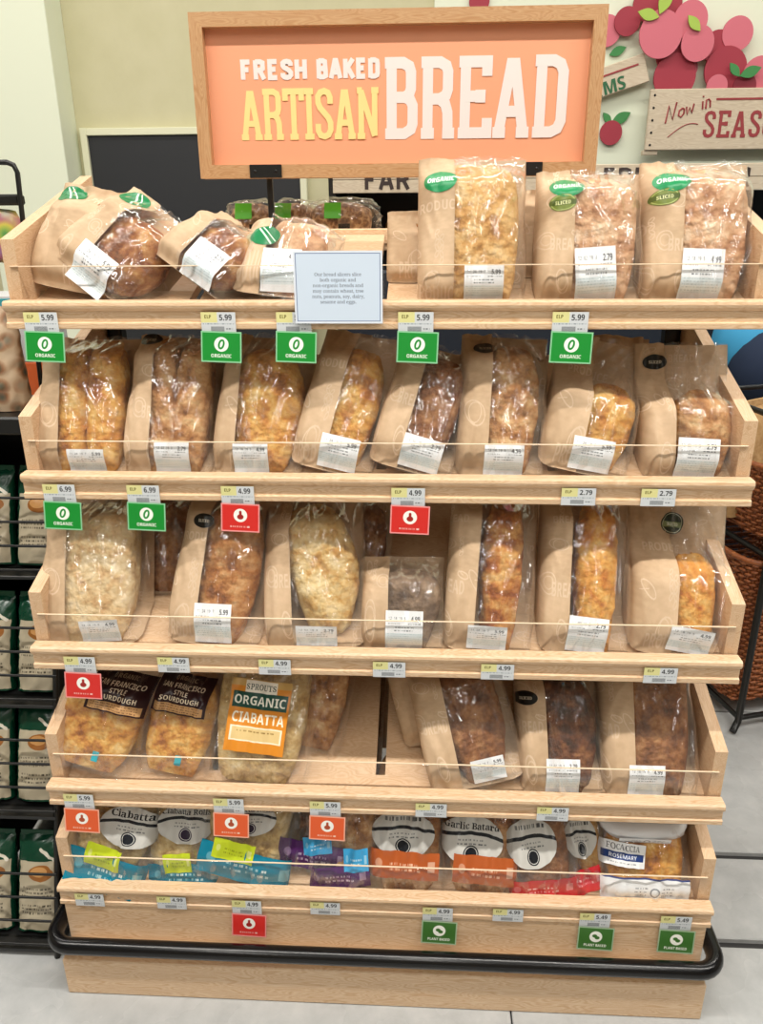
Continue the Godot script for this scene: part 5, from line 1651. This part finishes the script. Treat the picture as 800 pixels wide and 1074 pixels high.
func build_person() -> void:
	var o := thing("person", "person in blue shirt and navy trousers bending behind the stand", "person", Vector3(1.20, 0, -1.70))
	# facing +x, knees bent, reaching forwards and down
	var hipc := Vector3(0.0, 0.93, 0)
	var chest := Vector3(0.27, 1.17, 0)
	var neck := Vector3(0.40, 1.27, 0)
	var skin := []
	var shirt := [[hipc + Vector3(0.0, 0.06, 0), chest, 0.145, 0.15], [chest + Vector3(0, 0, -0.10), chest + Vector3(0, 0, 0.10), 0.10, 0.10], [chest, neck, 0.11, 0.07]]
	var trousers := [[hipc + Vector3(0.02, 0.02, -0.06), hipc + Vector3(0.02, 0.02, 0.06), 0.128, 0.128]]
	for s in [-1.0, 1.0]:
		var hip := Vector3(0.0, 0.90, 0.09 * s)
		var knee := Vector3(0.36 + 0.05 * s, 0.60, 0.11 * s)
		var ankle := Vector3(0.30 + 0.10 * s, 0.10, 0.11 * s)
		var sh := chest + Vector3(0.06, 0.03, 0.19 * s)
		var el := sh + Vector3(0.20, -0.21, 0.03 * s)
		var wr := el + Vector3(0.22, -0.04, -0.04 * s)
		trousers.append_array([[hip, knee, 0.098, 0.066], [knee, ankle, 0.064, 0.050]])
		shirt.append_array([[chest + Vector3(0.03, 0.03, 0.12 * s), sh, 0.085, 0.066], [sh, sh.lerp(el, 0.8), 0.064, 0.056]])
		skin.append_array([[sh, el, 0.045, 0.040], [el, wr, 0.040, 0.027], [wr, wr + Vector3(0.07, -0.015, 0), 0.027, 0.030], [ankle + Vector3(0, -0.02, 0), ankle + Vector3(0, 0.1, 0), 0.04, 0.04]])
		for f in 4:
			var r0 := wr + Vector3(0.075, -0.018, (f - 1.5) * 0.019)
			var r1 := r0 + Vector3(0.038 - 0.004 * absf(f - 1.3), -0.012, 0)
			skin.append_array([[r0, r1, 0.009, 0.0085], [r1, r1 + Vector3(0.022, -0.022, 0), 0.0085, 0.0075]])
		var th := wr + Vector3(0.03, 0.0, -0.026 * s)
		skin.append_array([[th, th + Vector3(0.035, -0.012, -0.022 * s), 0.011, 0.009]])
	var head := neck + Vector3(0.13, 0.10, 0)
	skin.append_array([[chest, neck, 0.07, 0.056], [neck, head, 0.056, 0.06], [head + Vector3(-0.02, 0.02, 0), head + Vector3(0.02, 0.0, 0), 0.088, 0.085], [head + Vector3(0.05, -0.05, 0), head + Vector3(0.07, -0.075, 0), 0.052, 0.04], [head + Vector3(0.10, -0.015, 0), head + Vector3(0.118, -0.035, 0), 0.010, 0.014], [head + Vector3(0, 0, -0.085), head + Vector3(-0.01, 0.02, -0.09), 0.016, 0.02], [head + Vector3(0, 0, 0.085), head + Vector3(-0.01, 0.02, 0.09), 0.016, 0.02], [hipc, chest, 0.10, 0.10]])
	var skin_mat := mat("skin", hexc("c99a7c"), 0.55)
	part("body", net_mesh(skin, 0.016, 0.012), skin_mat, o)
	part("shirt", net_mesh(shirt, 0.02, 0.05), mat("shirt_blue", hexc("3f9fd0"), 0.8), o, Vector3.ZERO, "bright blue shirt")
	part("trousers", net_mesh(trousers, 0.02, 0.04), mat("trousers_navy", hexc("1c2b45"), 0.85), o, Vector3.ZERO, "navy trousers")
	part("hair", net_mesh([[head + Vector3(-0.05, 0.03, 0), head + Vector3(0.0, 0.055, 0), 0.082, 0.078], [head + Vector3(-0.075, -0.02, 0), head + Vector3(-0.05, 0.03, 0), 0.06, 0.08]], 0.016, 0.03), mat("hair_brown", hexc("3a271c"), 0.7), o)
	for s in [-1.0, 1.0]:
		part("eye", blob(Vector3(0.008, 0.009, 0.012), 1, 0.0, 10, 8), mat("eye_dark_%d" % int(s + 1), hexc("2a1d18"), 0.3), o, head + Vector3(0.098, 0.0, 0.032 * s))
		var ankle := Vector3(0.30 + 0.10 * s, 0.0, 0.11 * s)
		part("shoe", net_mesh([[ankle + Vector3(-0.03, 0.05, 0), ankle + Vector3(0.08, 0.045, 0), 0.048, 0.045], [ankle + Vector3(0.08, 0.045, 0), ankle + Vector3(0.17, 0.037, 0), 0.045, 0.036]], 0.014, 0.02), mat("shoe_dark_%d" % int(s + 1), hexc("24242a"), 0.5), o)
	part("mouth", blob(Vector3(0.006, 0.005, 0.022), 1, 0.0, 10, 8), mat("lips", hexc("a3605a"), 0.5), o, head + Vector3(0.104, -0.062, 0))
